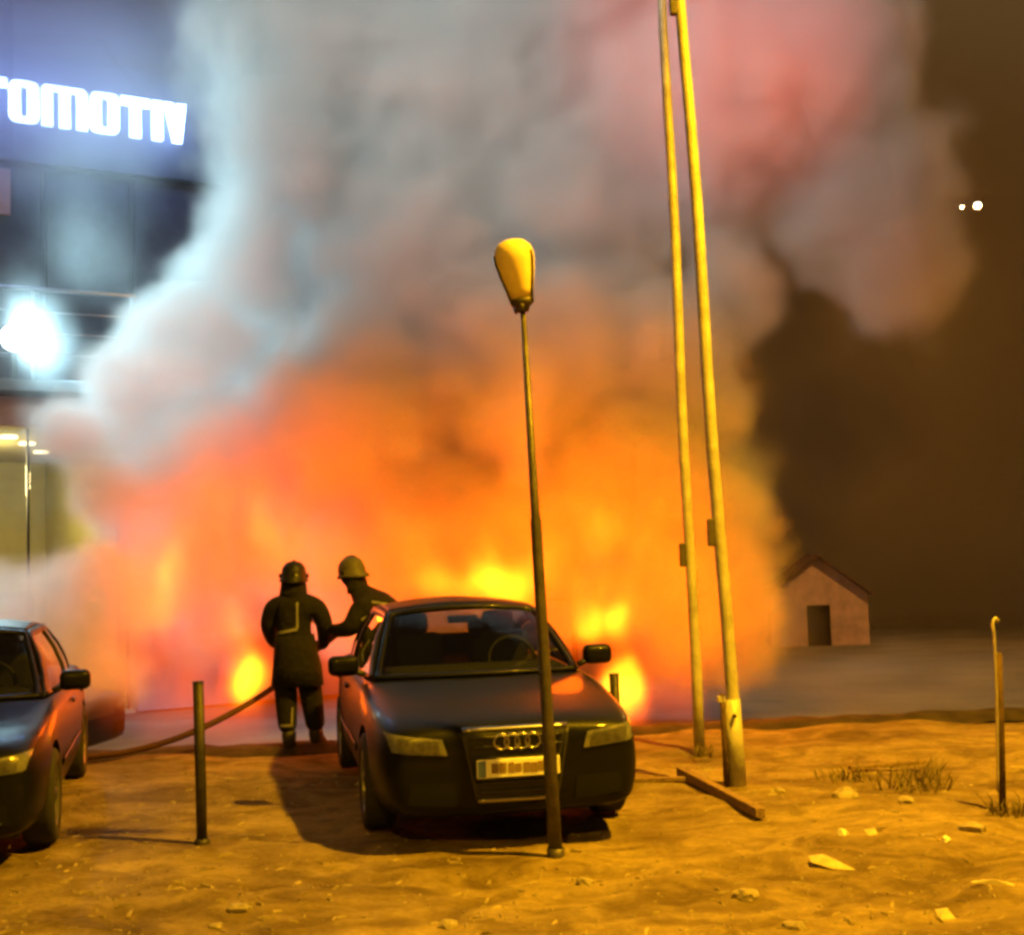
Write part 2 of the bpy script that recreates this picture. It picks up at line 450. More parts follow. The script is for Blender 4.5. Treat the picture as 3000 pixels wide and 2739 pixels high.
# ------------------------------------------------------------------ the street lamp that lights the lot, on its mast right of the view
sl = empty('street_lamp', (6.6, 4.6, 0)); tag(sl, 'tall sodium street lamp on a curved mast right of the lot', 'street lamp')
tube('mast', spline([(0, 0, -.05), (0, 0, 4), (0, 0, 8.2), (-.35, .35, 9.25), (-1.5, 1.3, 9.7)], 8), [.09 - .0015 * i for i in range(33)], M['pole_dark'], sl)
lathe('lamp_head', [(.001, .10), (.10, .09), (.17, .03), (.18, -.02), (.13, -.05), (.001, -.06)], M['pole_dark'], sl, 20, at=(-1.7, 1.45, 9.74))
lamp('sodium_light', 'SPOT', (-1.7, 1.45, 9.62), 16500, SODIUM, .22, parent=sl, spot=150, blend=.6)

s2 = empty('street_lamp', (-2.2, -8.5, 0)); tag(s2, 'added sodium fill lamp standing unseen behind the viewer', 'street lamp')  # fill lamp added out of view to lift the shadows
tube('mast', spline([(0, 0, -.05), (0, 0, 4), (0, 0, 8.2), (.2, .4, 9.25), (.8, 1.5, 9.7)], 8), [.09 - .0015 * i for i in range(33)], M['pole_dark'], s2)
lathe('lamp_head', [(.001, .10), (.10, .09), (.17, .03), (.18, -.02), (.13, -.05), (.001, -.06)], M['pole_dark'], s2, 20, at=(.9, 1.7, 9.74))
lamp('sodium_light', 'SPOT', (.9, 1.7, 9.62), FILL_POWER, SODIUM, .2, target=(1.5, 14, 0), parent=s2, spot=100, blend=.8)
fm = empty('smoke_fill_mast', (-6.6, 1.2, 0)); tag(fm, 'added white floodlights on an unseen mast left of the view, brightening the smoke', 'floodlight')  # out-of-view mast added for its beams that whiten parts of the smoke
tube('mast', [(0, 0, -.05), (0, 0, 8.9)], [.09, .06], M['pole_dark'], fm)
box('housing', (-.25, -.12, 8.8), (.25, .12, 9.15), M['flood_body'], fm, .03)
lamp('smoke_fill_beam', 'SPOT', (.05, .25, 9.0), 14000, (.80, .98, .98), .15, target=(7.25, 16.3, 9.8), parent=fm, spot=43, blend=1.0)
lamp('smoke_fill_beam', 'SPOT', (0, .25, 8.9), 15000, (.76, .95, 1.0), .15, target=(.35, 13.2, 1.8), parent=fm, spot=13, blend=1.0)
lamp('smoke_fill_beam', 'SPOT', (-.05, .25, 8.95), LEFT_POWER, (.56, .92, 1.0), .15, target=(1.3, 14.8, 5.3), parent=fm, spot=21, blend=1.0)

sm_ = empty('red_tint_mast', (5.4, 2.6, 0)); tag(sm_, 'added red spotlight on an unseen mast right of the view, tinting the upper smoke', 'floodlight')  # unseen red spotlight, added to colour the upper right smoke
tube('mast', [(0, 0, -.05), (0, 0, 6.9)], [.08, .05], M['pole_dark'], sm_)
lathe('lamp_housing', [(.001, -.16), (.14, -.14), (.17, .06), (.15, .10), (.001, .11)], M['flood_body'], sm_, 20, 'Y', at=(0, .05, 7.05))
lathe('red_lens', [(.001, .0), (.145, .0), (.14, .012), (.001, .03)], M['red_tint'], sm_, 20, 'Y', at=(0, .165, 7.05))
lamp('red_tint_beam', 'SPOT', (0, .24, 7.05), RED_POWER, (1, .07, .022), .12, target=(-2.45, 14.6, 8.75), parent=sm_, spot=21, blend=1.0)

# ------------------------------------------------------------------ showroom building with the lit sign
PHI = R(30)
bld = empty('showroom_building', (-8.6, 21.0, -.66), PHI)
tag(bld, 'blue-lit showroom building with bright lettering, terrace railing and warm ground floor', 'building')
def bx(name, lo, hi, m, par=bld, bev=.02): return box(name, lo, hi, m, par, bev)
Z0 = .66
bx('upper_wall', (-6, .9, 4.6 + Z0), (9, 9, 12.6 + Z0), M['wall'])
bx('sign_band', (-6, .70, 9.0 + Z0), (4.3, .895, 11.0 + Z0), M['panel'])
for i in range(6):
    bx('wall_panel', (-5.2 + i * 1.55, .82, 5.5 + Z0), (-3.72 + i * 1.55, .896, 8.9 + Z0), M['panel'])
w_ = bx('window', (-.62, .74, 8.02 + Z0), (.40, .815, 8.85 + Z0), M['fascia']); 
bx('terrace_slab', (-6, -.9, 4.72 + Z0), (3.6, .896, 4.92 + Z0), M['slab'])
bx('fascia', (-6, -.30, 4.22 + Z0), (2.3, .0, 4.715 + Z0), M['fascia'])
bx('side_wall', (2.3, -.1, 0), (9, 8, 4.715 + Z0), M['wall'])
bx('ceiling', (-6, .002, 4.22 + Z0), (2.298, 7.5, 4.40 + Z0), M['shop_ceiling'])
bx('back_wall', (-6, 7.5, 0), (2.298, 7.7, 4.40 + Z0), M['shop_wall'])
bx('end_wall', (2.1, .6, .05), (2.295, 7.49, 4.215 + Z0), M['shop_wall'])
bx('shop_floor', (-6, .0, -.2), (2.295, 7.49, .04), M['shop_floor'])
for i in range(5):
    p = bx('glass_pane', (-5.9 + i * 1.62, .05, .06), (-4.34 + i * 1.62, .07, 4.20 + Z0), M['shop_glass'], bev=0)
    bx('mullion', (-4.33 + i * 1.62, .01, .05), (-4.29 + i * 1.62, .11, 4.21 + Z0), M['flood_body'])
for (u, y) in ((-.55, 1.4), (.45, 1.4), (.95, 2.6), (-.15, 3.0), (-1.6, 1.6), (-1.6, 3.6), (1.5, 4.4)):
    d = lathe('downlight', [(.001, 0), (.13, 0), (.15, -.02), (.15, -.04), (.001, -.045)], M['downlight'], bld, 16, at=(u, y, 4.215 + Z0))
lamp('shop_light', 'POINT', (-.4, 2.6, 3.5 + Z0), 420, (1, .80, .34), .6, parent=bld)
bx('reception_desk', (-2.2, 1.6, .05), (.9, 2.3, 2.1), M['shop_desk'], bev=.05)
# terrace railing
tube('hand_rail', [(-6, -.8, 6.42 + Z0), (2.16, -.8, 6.42 + Z0)], .035, M['railing'], bld)
for z in (5.35, 5.70, 6.05):
    tube('rail_wire', [(-6, -.8, z + Z0), (2.16, -.8, z + Z0)], .014, M['railing'], bld, 6)
for i in range(6):
    tube('rail_post', [(2.1 - i * 1.6, -.8, 4.925 + Z0), (2.1 - i * 1.6, -.8, 6.40 + Z0)], .028, M['railing'], bld, 8)
# floodlight on the terrace edge
fl = empty('floodlight', tuple(bld.matrix_basis @ Vector((.42, -1.0, 4.92 + Z0)))); fl.rotation_euler = (0, 0, PHI)
fl.location = Vector((-8.6, 21.0, -.66)) + Matrix.Rotation(PHI, 3, 'Z') @ Vector((.20, -.86, 4.93 + Z0))
tag(fl, 'glaring white floodlight on the terrace edge under the sign', 'floodlight')
box('bracket', (-.05, -.05, -.005), (.05, .05, .45), M['flood_body'], fl)
box('housing', (-.30, -.08, .42), (.30, .10, .86), M['flood_body'], fl, .03)
lathe('lens', [(.001, -.012), (.215, -.01), (.215, .0), (.001, .0)], M['flood_glow'], fl, 24, 'Y', at=(0, -.085, .64))
lamp('flood_beam', 'SPOT', (0, -.16, .64), 2600, (.52, .88, 1.0), .12, target=(6, -5.5, 1.6), parent=fl, spot=146, blend=.6)
# lettering
def letter(poly_list, name, u0):
    bm = bmesh.new()
    for outer, inner in poly_list:
        if inner is None:
            vf = [bm.verts.new((u0 + x, 0, z)) for x, z in outer]; bm.faces.new(vf)
        else:
            a = [bm.verts.new((u0 + x, 0, z)) for x, z in outer]; b = [bm.verts.new((u0 + x, 0, z)) for x, z in inner]; n = len(a)
            for i in range(n): bm.faces.new((a[i], a[(i + 1) % n], b[(i + 1) % n], b[i]))
    r_ = bmesh.ops.extrude_face_region(bm, geom=list(bm.faces))
    bmesh.ops.translate(bm, verts=[e for e in r_['geom'] if isinstance(e, bmesh.types.BMVert)], vec=(0, -.07, 0))
    return from_bm(name, bm, M['sign'], sign)
def rrect(x0, z0, x1, z1, r_, n=4):
    out = []
    for cx, cz, a0 in ((x1 - r_, z1 - r_, 0), (x0 + r_, z1 - r_, 90), (x0 + r_, z0 + r_, 180), (x1 - r_, z0 + r_, 270)):
        for k in range(n + 1):
            a = R(a0 + 90 * k / n); out.append((cx + r_ * math.cos(a), cz + r_ * math.sin(a)))
    return out
sign = empty('lit_sign', (0, 0, 0)); sign.location = Vector((-8.6, 21.0, -.66)) + Matrix.Rotation(PHI, 3, 'Z') @ Vector((0, .69, 9.68 + Z0)); sign.rotation_euler = (0, 0, PHI)
tag(sign, 'glowing white block letters TOMOTIV high on the dark building', 'sign')
HT = .75
def T_(w, s): return [([(0, HT), (0, HT - .17), (w / 2 - s / 2, HT - .17), (w / 2 - s / 2, 0), (w / 2 + s / 2, 0), (w / 2 + s / 2, HT - .17), (w, HT - .17), (w, HT)], None)]
def O_(w, s): return [(rrect(0, 0, w, HT, .13), rrect(s, .10, w - s, HT - .10, .05))]
def m_(w, s):
    g_ = (w - 3 * s) / 2
    return [([(0, 0), (0, HT - .06), (.06, HT), (w - .08, HT), (w, HT - .08), (w, 0), (w - s, 0), (w - s, HT - .10), (w - s - g_, HT - .10), (w - s - g_, 0), (s + g_, 0), (s + g_, HT - .10), (s, HT - .10), (s, 0)], None)]
def V_(w, s): return [([(0, HT), (s, HT), (w * .58, .42), (w - s, HT), (w, HT), (w * .78, 0), (w * .40, 0)], None)]
letter(T_(.50, .19), 'letter', -.16)
letter(O_(.51, .20), 'letter', .36)
letter(m_(.79, .19), 'letter', .91)
letter(O_(.52, .20), 'letter', 1.74)
letter(T_(.52, .20), 'letter', 2.29)
letter([(rrect(0, 0, .20, HT, .03), None)], 'letter', 2.85)
letter(V_(.42, .18), 'letter', 3.07)
for i in range(4): lamp('sign_light', 'POINT', (-.3 + i * 1.15, -.55, .4), SIGN_POWER, (.16, .32, 1.0), .3, parent=sign)

# ------------------------------------------------------------------ hut and far lamps
hut = empty('gabled_hut', (9.0, 38.0, -1.24), R(-8))
tag(hut, 'small gabled hut with a dark doorway across the road', 'hut')
hw, hh, hr, hd = 1.42, 1.62, 2.72, 3.2
from_py('wall', [(-hw, 0, 0), (-.36, 0, 0), (-.36, 0, 1.28), (.32, 0, 1.28), (.32, 0, 0), (hw, 0, 0), (hw, 0, hh), (0, 0, hr), (-hw, 0, hh), (-hw, hd, 0), (hw, hd, 0), (hw, hd, hh), (0, hd, hr), (-hw, hd, hh)],
        [(0, 1, 2, 8), (2, 3, 6, 7, 8), (3, 4, 5, 6), (9, 13, 12, 11, 10), (0, 8, 13, 9), (5, 10, 11, 6)], M['hut_wall'], hut)
for s in (-1, 1):
    from_py('roof', [(0, -.15, hr + .09), (s * (hw + .16), -.15, hh - .02), (s * (hw + .16), hd + .15, hh - .02), (0, hd + .15, hr + .09), (0, -.15, hr + .02), (s * (hw + .16), -.15, hh - .09), (s * (hw + .16), hd + .15, hh - .09), (0, hd + .15, hr + .02)],
            [(0, 1, 2, 3), (4, 7, 6, 5), (0, 4, 5, 1), (1, 5, 6, 2), (2, 6, 7, 3)], M['hut_roof'], hut)
box('door', (-.355, .10, .0), (.315, .14, 1.275), M['hut_door'], hut)
fs = empty('far_street_lamp', FAR_LAMP); tag(fs, 'bright white far street lamp hung on a wire in the brown night sky', 'street lamp')
lathe('lamp_head', [(.001, -.10), (.07, -.07), (.10, 0), (.07, .06), (.001, .08)], M['far_glow'], fs, 16)
lathe('small_lamp', [(.001, -.05), (.035, -.035), (.05, 0), (.035, .03), (.001, .04)], M['far_glow'], fs, 16, at=(-.34, .2, .02))
tube('hanger', [(0, 0, .07), (0, 0, .35)], .003, M['dark_mast'], fs, 6)
tube('wire', spline([(-11, .5, 1.5), (-5, .3, .75), (-.41, .3, .40), (0, 0, .36), (6, -.3, .75), (13, -.5, 1.6)], 6), .0015, M['dark_mast'], fs, 5)
for x, y in ((-11, .5), (13, -.5)): tube('mast', [(x, y, -13.0), (x, y, 1.6)], .08, M['dark_mast'], fs, 8)
lamp('far_light', 'POINT', (0, -.2, -.6), FAR_POWER, (1, .44, .07), .15, parent=fs)

# ------------------------------------------------------------------ cars
def make_wheel(car, x, y, rad=.318):
    s = 1 if x > 0 else -1
    w = empty('wheel', (x, y, rad)); w.parent = car
    prof = [(rad * .66, -.10), (rad * .90, -.105), (rad * .985, -.085), (rad, -.05), (rad, .05), (rad * .985, .085), (rad * .90, .105), (rad * .66, .10)]
    seg = 36; v = []; f = []
    for (r_, h_) in prof + [(rad * .64, 0)]:
        for k in range(seg):
            a = 2 * math.pi * k / seg; v.append((h_, r_ * math.cos(a), r_ * math.sin(a)))
    n = len(prof) + 1
    for i in range(n):
        for k in range(seg):
            j = (i + 1) % n
            f.append((i * seg + k, i * seg + (k + 1) % seg, j * seg + (k + 1) % seg, j * seg + k))
    from_py('tyre', v, f, M['rubber'], w, True)
    bm = bmesh.new()
    ri = rad * .655
    for k in range(seg):   # rim ring
        a, b = 2 * math.pi * k / seg, 2 * math.pi * (k + 1) / seg
        q = [(s * .095, ri), (s * .085, ri * .9), (s * -.06, ri * .86)]
        for (h0, r0), (h1, r1) in zip(q, q[1:]):
            bm.faces.new([bm.verts.new(p) for p in ((h0, r0 * math.cos(a), r0 * math.sin(a)), (h0, r0 * math.cos(b), r0 * math.sin(b)), (h1, r1 * math.cos(b), r1 * math.sin(b)), (h1, r1 * math.cos(a), r1 * math.sin(a)))])
    for k in range(7):     # spokes
        a = 2 * math.pi * k / 7; c, sn = math.cos(a), math.sin(a)
        def P(r_, t, h): return (h * s, r_ * c - t * sn, r_ * sn + t * c)
        vs_ = [bm.verts.new(P(*p)) for p in ((.03, -.03, .075), (.03, .03, .075), (ri * .93, .022, .082), (ri * .93, -.022, .082), (.03, -.03, .03), (.03, .03, .03), (ri * .93, .022, .04), (ri * .93, -.022, .04))]
        for q in ((0, 1, 2, 3), (4, 7, 6, 5), (0, 3, 7, 4), (1, 5, 6, 2)): bm.faces.new([vs_[i] for i in q])
    bmesh.ops.remove_doubles(bm, verts=bm.verts, dist=1e-4)
    from_bm('rim', bm, M['alloy'], w)
    lathe('hub_cap', [(.001, .02), (.05, .02), (.052, .086), (.03, .092), (.001, .093)] if s > 0 else [(.001, -.02), (.05, -.02), (.052, -.086), (.03, -.092), (.001, -.093)], M['plastic'], w, 16, 'X')
    return w

def make_car(name, paint, style):
    car = empty(name, (0, 0, 0))
    Lc = 4.30 if style == 'hatch' else 4.62
    dl = Lc - 4.30
    st = [  # y, half width, top z, shoulder z, mid z, bottom z
        (.00, .66, .700, .62, .48, .26), (.035, .755, .745, .665, .49, .205), (.12, .815, .785, .70, .50, .185), (.30, .852, .825, .735, .52, .175),
        (.60, .876, .870, .79, .56, .17), (.90, .885, .905, .835, .60, .17), (1.22, .888, .948, .885, .62, .17), (1.7, .888, .955, .905, .63, .17),
        (2.4, .888, .960, .915, .63, .17), (3.0, .888, .970, .92, .64, .17), (3.46 + dl * .5, .888, .985, .93, .64, .18), (3.85 + dl, .865, .985, .93, .62, .20),
        (4.12 + dl, .825, .965, .90, .60, .22), (4.25 + dl, .77, .92, .85, .58, .26), (4.30 + dl, .69, .86, .78, .56, .32)]
    v = []; f = []
    for (y, w, zt, zs, zm, zb) in st:
        half = [(0, zt), (w * .45, zt - .004), (w * .76, zt - .018), (w * .915, (zt + zs) / 2 + .005), (w * .972, zs - .02), (w, zm), (w * .99, .40), (w * .968, max(.27, zb + .03)), (w * .88, zb), (0, zb)]
        ring = half + [(-x, z) for x, z in reversed(half[1:-1])]
        v += [(x, y, z) for x, z in ring]
    n = 18
    for i in range(len(st) - 1):
        for k in range(n):
            f.append((i * n + k, i * n + (k + 1) % n, (i + 1) * n + (k + 1) % n, (i + 1) * n + k))
    f.append(tuple(reversed(range(n)))); f.append(tuple(range((len(st) - 1) * n, len(st) * n)))
    body = from_py('body', v, f, paint, car)
    bm = bmesh.new(); bm.from_mesh(body.data); bmesh.ops.recalc_face_normals(bm, faces=bm.faces); bm.to_mesh(body.data); bm.free()
    sub = body.modifiers.new('sub', 'SUBSURF'); sub.levels = 2; sub.render_levels = 2
    bake(body)
    whole = bvh_of(body)
    ya, yb = .88, 3.46 + dl * .6
    for yw in (ya, yb):
        for s in (-1, 1):
            c = lathe('cutter', [(.36, -.17), (.36, .3)] if s > 0 else [(.36, -.3), (.36, .17)], None, None, 32, 'X', at=(s * .80, yw, .33))
            bo = body.modifiers.new('cut', 'BOOLEAN'); bo.operation = 'DIFFERENCE'; bo.object = c; bo.solver = 'EXACT'
            bake(body)
            bpy.data.objects.remove(c, do_unlink=True)
    for p in body.data.polygons: p.use_smooth = True
    try: body.data.set_sharp_from_angle(angle=R(38))
    except Exception: pass
    for yw in (ya, yb):
        for s in (-1, 1): make_wheel(car, s * .785, yw)
    # cabin: patches between edge curves, panes inside their frames
    sed = dl
    def Bw(u): return Vector((.745 * u, 1.20 + .17 * u * u, .950 - .012 * u * u))
    def Tw(u): return Vector((.565 * u, 1.97 + .08 * u * u, 1.425 - .045 * u * u))
    def Tr(u): return Vector((.55 * u, 3.60 + .05 * sed - .06 * u * u, 1.395 - .045 * u * u))
    def Br(u): return Vector((.69 * u, 4.02 + .25 * sed - .12 * u * u, .985 - .008 * u * u))
    def wind(u, t): p = Bw(u).lerp(Tw(u), t); p.z += .022 * math.sin(math.pi * t); return p
    def roof(u, t): p = Tw(u).lerp(Tr(u), t); p.z += .045 * math.sin(math.pi * t) * (1 - .25 * u * u); return p
    def rear(u, t): p = Br(u).lerp(Tr(u), t); p.z += .02 * math.sin(math.pi * t); return p
    def side(sg):
        def S(a, t):
            b = Bw(sg).lerp(Br(sg), a); b.x += sg * .095 * math.sin(math.pi * a) ** .7; q = roof(sg, a); q.x += sg * .03 * math.sin(math.pi * a)
            p = b.lerp(q, t); p.x += sg * .035 * math.sin(math.pi * t); return p
        return S
    def patch(fn, us, ts, is_glass, nm):
        vv = [fn(u, t) for t in ts for u in us]; n_ = len(us); fr = []; gl = []
        for j in range(len(ts) - 1):
            for i in range(n_ - 1):
                q = (j * n_ + i, j * n_ + i + 1, (j + 1) * n_ + i + 1, (j + 1) * n_ + i)
                (gl if is_glass((us[i] + us[i + 1]) / 2, (ts[j] + ts[j + 1]) / 2) else fr).append(q)
        def mk(nm_, fc, m_, th):
            used = sorted({k for q in fc for k in q}); mp = {k: i for i, k in enumerate(used)}
            o = from_py(nm_, [vv[k] for k in used], [tuple(mp[k] for k in q) for q in fc], m_, car, True)
            if th:
                so = o.modifiers.new('s', 'SOLIDIFY'); so.thickness = th; so.offset = 0; bake(o)
            return o
        if fr: mk('roof' if nm == 'roof' else nm + '_frame', fr, paint, .03)
        return gl, vv, mk
    us = [-1, -.95, -.8, -.6, -.4, -.2, 0, .2, .4, .6, .8, .95, 1]
    gl, vv, mk = patch(wind, us, [0, .04, .2, .4, .6, .8, .94, 1], lambda u, t: abs(u) < .95 and .04 < t < .94, 'windscreen'); mk('windscreen', gl, M['glass'], 0)
    gl, vv, mk = patch(rear, us, [0, .10, .25, .5, .75, .90, 1], lambda u, t: abs(u) < .95 and .10 < t < .90, 'rear_window'); mk('rear_window', gl, M['glass'], 0)
    patch(roof, us, [i / 10 for i in range(11)], lambda u, t: False, 'roof')
    for sg in (-1, 1):
        aa = [0, .05, .14, .24, .34, .44, .475, .58, .68, .78, .86, 1]
        for lo, hi in ((.05, .44), (.475, .86)):
            gl, vv, mk = patch(side(sg), aa, [0, .05, .3, .6, .88, 1], lambda a, t: lo < a < hi and .05 < t < .88, 'side'); 
            mk('side_window', gl, M['glass'], 0)
            for o in [o for o in car.children if o.name.startswith('side_frame')]: bpy.data.objects.remove(o, do_unlink=True)
        fr_fn = side(sg)
        vv = [fr_fn(a, t) for t in [0, .05, .3, .6, .88, 1] for a in aa]; n_ = len(aa); ts = [0, .05, .3, .6, .88, 1]; fc = []
        for j in range(5):
            for i in range(n_ - 1):
                a, t = (aa[i] + aa[i + 1]) / 2, (ts[j] + ts[j + 1]) / 2
                if not (.05 < t < .88 and (.05 < a < .44 or .475 < a < .86)): fc.append((j * n_ + i, j * n_ + i + 1, (j + 1) * n_ + i + 1, (j + 1) * n_ + i))
        used = sorted({k for q in fc for k in q}); mp = {k: i for i, k in enumerate(used)}
        o = from_py('door_frame', [vv[k] for k in used], [tuple(mp[k] for k in q) for q in fc], paint, car, True)
        so = o.modifiers.new('s', 'SOLIDIFY'); so.thickness = .03; so.offset = 0; bake(o)
    # inside
    box('dashboard', (-.66, 1.42, .90), (.66, 1.72, 1.0), M['interior'], car, .04)
    tube('steering_wheel', [(.34 + .18 * math.cos(a), 1.80 + .05 * math.sin(a), 1.0 + .17 * math.sin(a)) for a in [2 * math.pi * k / 20 for k in range(21)]], .016, M['plastic'], car, 6)
    for s in (-1, 1):
        se = box('seat', (s * .35 - .24, 2.30, .80), (s * .35 + .24, 2.46, 1.20), M['interior'], car, .06)
        box('headrest', (s * .35 - .13, 2.36, 1.19), (s * .35 + .13, 2.46, 1.355), M['interior'], se, .045)
    rs = box('rear_seat', (-.60, 3.25, .80), (.60, 3.40, 1.13), M['interior'], car, .05)
    for x in (-.38, .38): box('headrest', (x - .13, 3.30, 1.12), (x + .13, 3.39, 1.25), M['interior'], rs, .04)
    box('rear_view_mirror', (-.12, 1.99, 1.285), (.12, 2.02, 1.345), M['plastic'], car, .015)
    # mirrors, handles, shut lines
    for s in (-1, 1):
        mi = empty('mirror', (s * .80, 1.56, .96)); mi.parent = car
        bmm = bm_box((0, -.05, .0), (.22, .07, .145), .045, 3); 
        for vtx in bmm.verts:
            vtx.co.x *= s; vtx.co.x += s * .045; vtx.co.y += .02 * abs(vtx.co.x)
        from_bm('housing', bmm, paint, mi, True)
        box('mirror_glass', (min(s * .07, s * .24), .075, .02), (max(s * .07, s * .24), .08, .125), M['chrome'], mi, 0)
        tube('mirror_arm', [(0, 0, .0), (s * .08, .0, .035)], .022, M['plastic'], mi, 8)
        for yh in (2.28, 3.18): project('door_handle', whole, [(yh, .80), (yh + .2, .805), (yh + .2, .83), (yh, .825)], paint, car, 4, 2, 'X', .022, .02, s)
        for ys_ in (1.42, 2.46, 3.32): project('shut_line', whole, [(ys_, .30), (ys_ + .008, .30), (ys_ + .008, .90), (ys_, .90)], M['plastic'], car, 1, 10, 'X', .003, 0, s)
        project('side_moulding', whole, [(1.3, .46), (3.05, .46), (3.05, .50), (1.3, .50)], paint, car, 14, 2, 'X', .010, .012, s)
    # front end
    if style == 'hatch':
        g = project('grille', whole, [(-.24, .31), (.24, .31), (.32, .72), (-.32, .72)], M['plastic'], car, 14, 12, 'Y', .010)
        project('chrome_strip', whole, [(-.33, .722), (.33, .722), (.335, .742), (-.335, .742)], M['chrome'], car, 12, 2, 'Y', .016, .01)
        project('chrome_strip', whole, [(-.245, .288), (.245, .288), (.25, .308), (-.25, .308)], M['chrome'], car, 12, 2, 'Y', .016, .01)
        for s in (-1, 1): project('grille_surround', whole, [(s * .242, .31), (s * .262, .31), (s * .342, .72), (s * .322, .72)], M['reflector'], car, 2, 10, 'Y', .014, .01)
        for k in range(7):
            z = .345 + k * .055; w = .235 + (z - .31) * .18
            if abs(z - .50) > .09: project('grille_bar', whole, [(-w, z), (w, z), (w + .003, z + .014), (-w - .003, z + .014)], M['reflector'], car, 10, 1, 'Y', .022, .012)
        em = empty('emblem', (0, 0, 0)); em.parent = car
        for k in range(4):
            x = -.099 + .066 * k; hit = whole.ray_cast(Vector((x, -3, .655)), Vector((0, 1, 0)))[0]
            torus('ring', .046, .0068, M['chrome'], em, (x, hit.y - .045, .655), 'Y', 28, 8)
    else:
        for k in range(5):
            z = .545 + k * .032; w = .36 + .01 * k
            project('grille_bar', whole, [(-w, z), (w, z), (w, z + .014), (-w, z + .014)], M['chrome'], car, 12, 1, 'Y', .018, .012)
        project('grille', whole, [(-.37, .53), (.37, .53), (.42, .70), (-.42, .70)], M['plastic'], car, 14, 6, 'Y', .008)
        project('chrome_strip', whole, [(-.62, .30), (.62, .30), (.64, .316), (-.64, .316)], M['chrome'], car, 16, 1, 'Y', .018, .012)
    for s in (-1, 1):
        hl = project('headlight', whole, [(s * .43, .585), (s * .765, .615), (s * .80, .725), (s * .46, .685)], M['lens'], car, 12, 6, 'Y', .010)
        project('reflector_bowl', whole, [(s * .47, .60), (s * .72, .622), (s * .73, .70), (s * .49, .672)], M['bowl'], hl, 8, 4, 'Y', .013)
        fo = project('bumper_intake', whole, [(s * .36, .27), (s * .68, .30), (s * .66, .43), (s * .38, .42)], M['intake'], car, 8, 4, 'Y', .007)
        project('rear_light', whole, [(s * .48, .70), (s * .76, .70), (s * .78, .84), (s * .48, .84)], M['tail'], car, 6, 4, 'Y', .008, 0, -1)
    # plate on its holder
    hit = whole.ray_cast(Vector((0, -3, .50)), Vector((0, 1, 0)))[0]; y0 = hit.y - .055
    zp = .50 if style == 'hatch' else .42
    pl = box('number_plate', (-.26, y0 - .012, zp - .056), (.26, y0, zp + .056), M['plate'], car, .006)
    box('plate_holder', (-.27, y0 + .001, zp - .075), (.27, y0 + .05, zp + .064), M['plastic'], car, .01)
    box('plate_band', (-.255, y0 - .0155, zp - .05), (-.205, y0 - .0125, zp + .05), M['plate_blue'], pl, 0)
    rnd = random.Random(5)
    xx = -.17
    for k in range(8):      # the worn characters read only as a smudged row
        w = rnd.uniform(.036, .048)
        box('plate_character', (xx, y0 - .0155, zp - .030 + rnd.uniform(-.004, .004)), (xx + w, y0 - .0125, zp + .030 + rnd.uniform(-.006, .004)), M['plate_text'], pl, 0)
        xx += w + (.004 if k not in (1, 3) else .010)
    box('underbody', (-.70, .35, .15), (.70, Lc - .35, .24), M['plastic'], car, .02)
    return car
M['tail'] = mat('tail_light', (.16, .01, .01), .2, 0, .5, .6)

hatch = make_car('parked_car', M['paint_blue'], 'hatch')
hatch.location = (-.03, 8.20, -.01); hatch.scale = (1.03, 1.03, 1.03); hatch.rotation_euler = (0, 0, R(11.3))
tag(hatch, 'dark hatchback with four-ring grille emblem parked facing the camera before the fire', 'car', 'parked cars')
sedan = make_car('parked_car', M['paint_black'], 'sedan')
sedan.location = (-3.80, 7.72, -.01); sedan.rotation_euler = (0, 0, R(15.0))
tag(sedan, 'black car cut off by the left picture edge with orange-lit flank', 'car', 'parked cars')
third = copy_tree(sedan)
third.location = (-5.05, 15.4, road_z(15.4)); third.rotation_euler = (0, 0, R(80))
for c in list(third.children):
    if c.name.startswith(('number_plate', 'plate_holder', 'chrome_strip', 'grille_bar')):
        for g_ in list(c.children): bpy.data.objects.remove(g_, do_unlink=True)
        bpy.data.objects.remove(c, do_unlink=True)
tag(third, 'dark car nose in the smoke behind the black car at left', 'car', 'parked cars')

# ------------------------------------------------------------------ posts, poles and the garden lamp
def pole(name, base, top, r0, r1, label, sleeve, bands, cat='flagpole', group='tall yellow-lit poles'):
    t = empty(name, base); tag(t, label, cat, group)
    d = Vector(top) - Vector(base); n = 14
    tube('shaft', [d * (i / n) + Vector((.010 * math.sin(i * 1.1), 0, 0)) if 0 < i < n else d * (i / n) for i in range(n + 1)], [r0 + (r1 - r0) * i / n for i in range(n + 1)], M['pole'], t, 14)
    if sleeve:
        q = d.normalized()
        tube('base_sleeve', [q * -.03, q * sleeve], r0 * 1.28, M['pole'], t, 14)
        tube('base_stake', [(-.095, -.03, -.05), q * (sleeve + .05) + Vector((-.075, -.03, 0))], .022, M['rust'], t, 8)
        lathe('sleeve_bolt', [(.001, -.03), (.016, -.03), (.016, 0), (.001, 0)], M['pole_dark'], t, 8, 'Y', at=tuple(q * (sleeve - .12) + Vector((0, -r0 * 1.25, 0))))
        box('sleeve_clamp', tuple(q * sleeve + Vector((-r0 * 2.2, -.05, -.02))), tuple(q * sleeve + Vector((-r0 * 1.1, .02, .03))), M['pole'], t, .006)
    for h in bands:
        p = d * (h / d.z)
        box('cleat', (p.x - r0 - .045, p.y - .04, p.z - .11), (p.x - r0 * .7, p.y + .03, p.z + .11), M['pole_dark'], t, .012)
    return t
pole('flagpole', (1.70, 10.15, -.03), (1.42, 10.15, 9.2), .053, .042, 'taller-looking thick pole with base sleeve and bolt, right of the pair', .68, (2.0, 6.35))
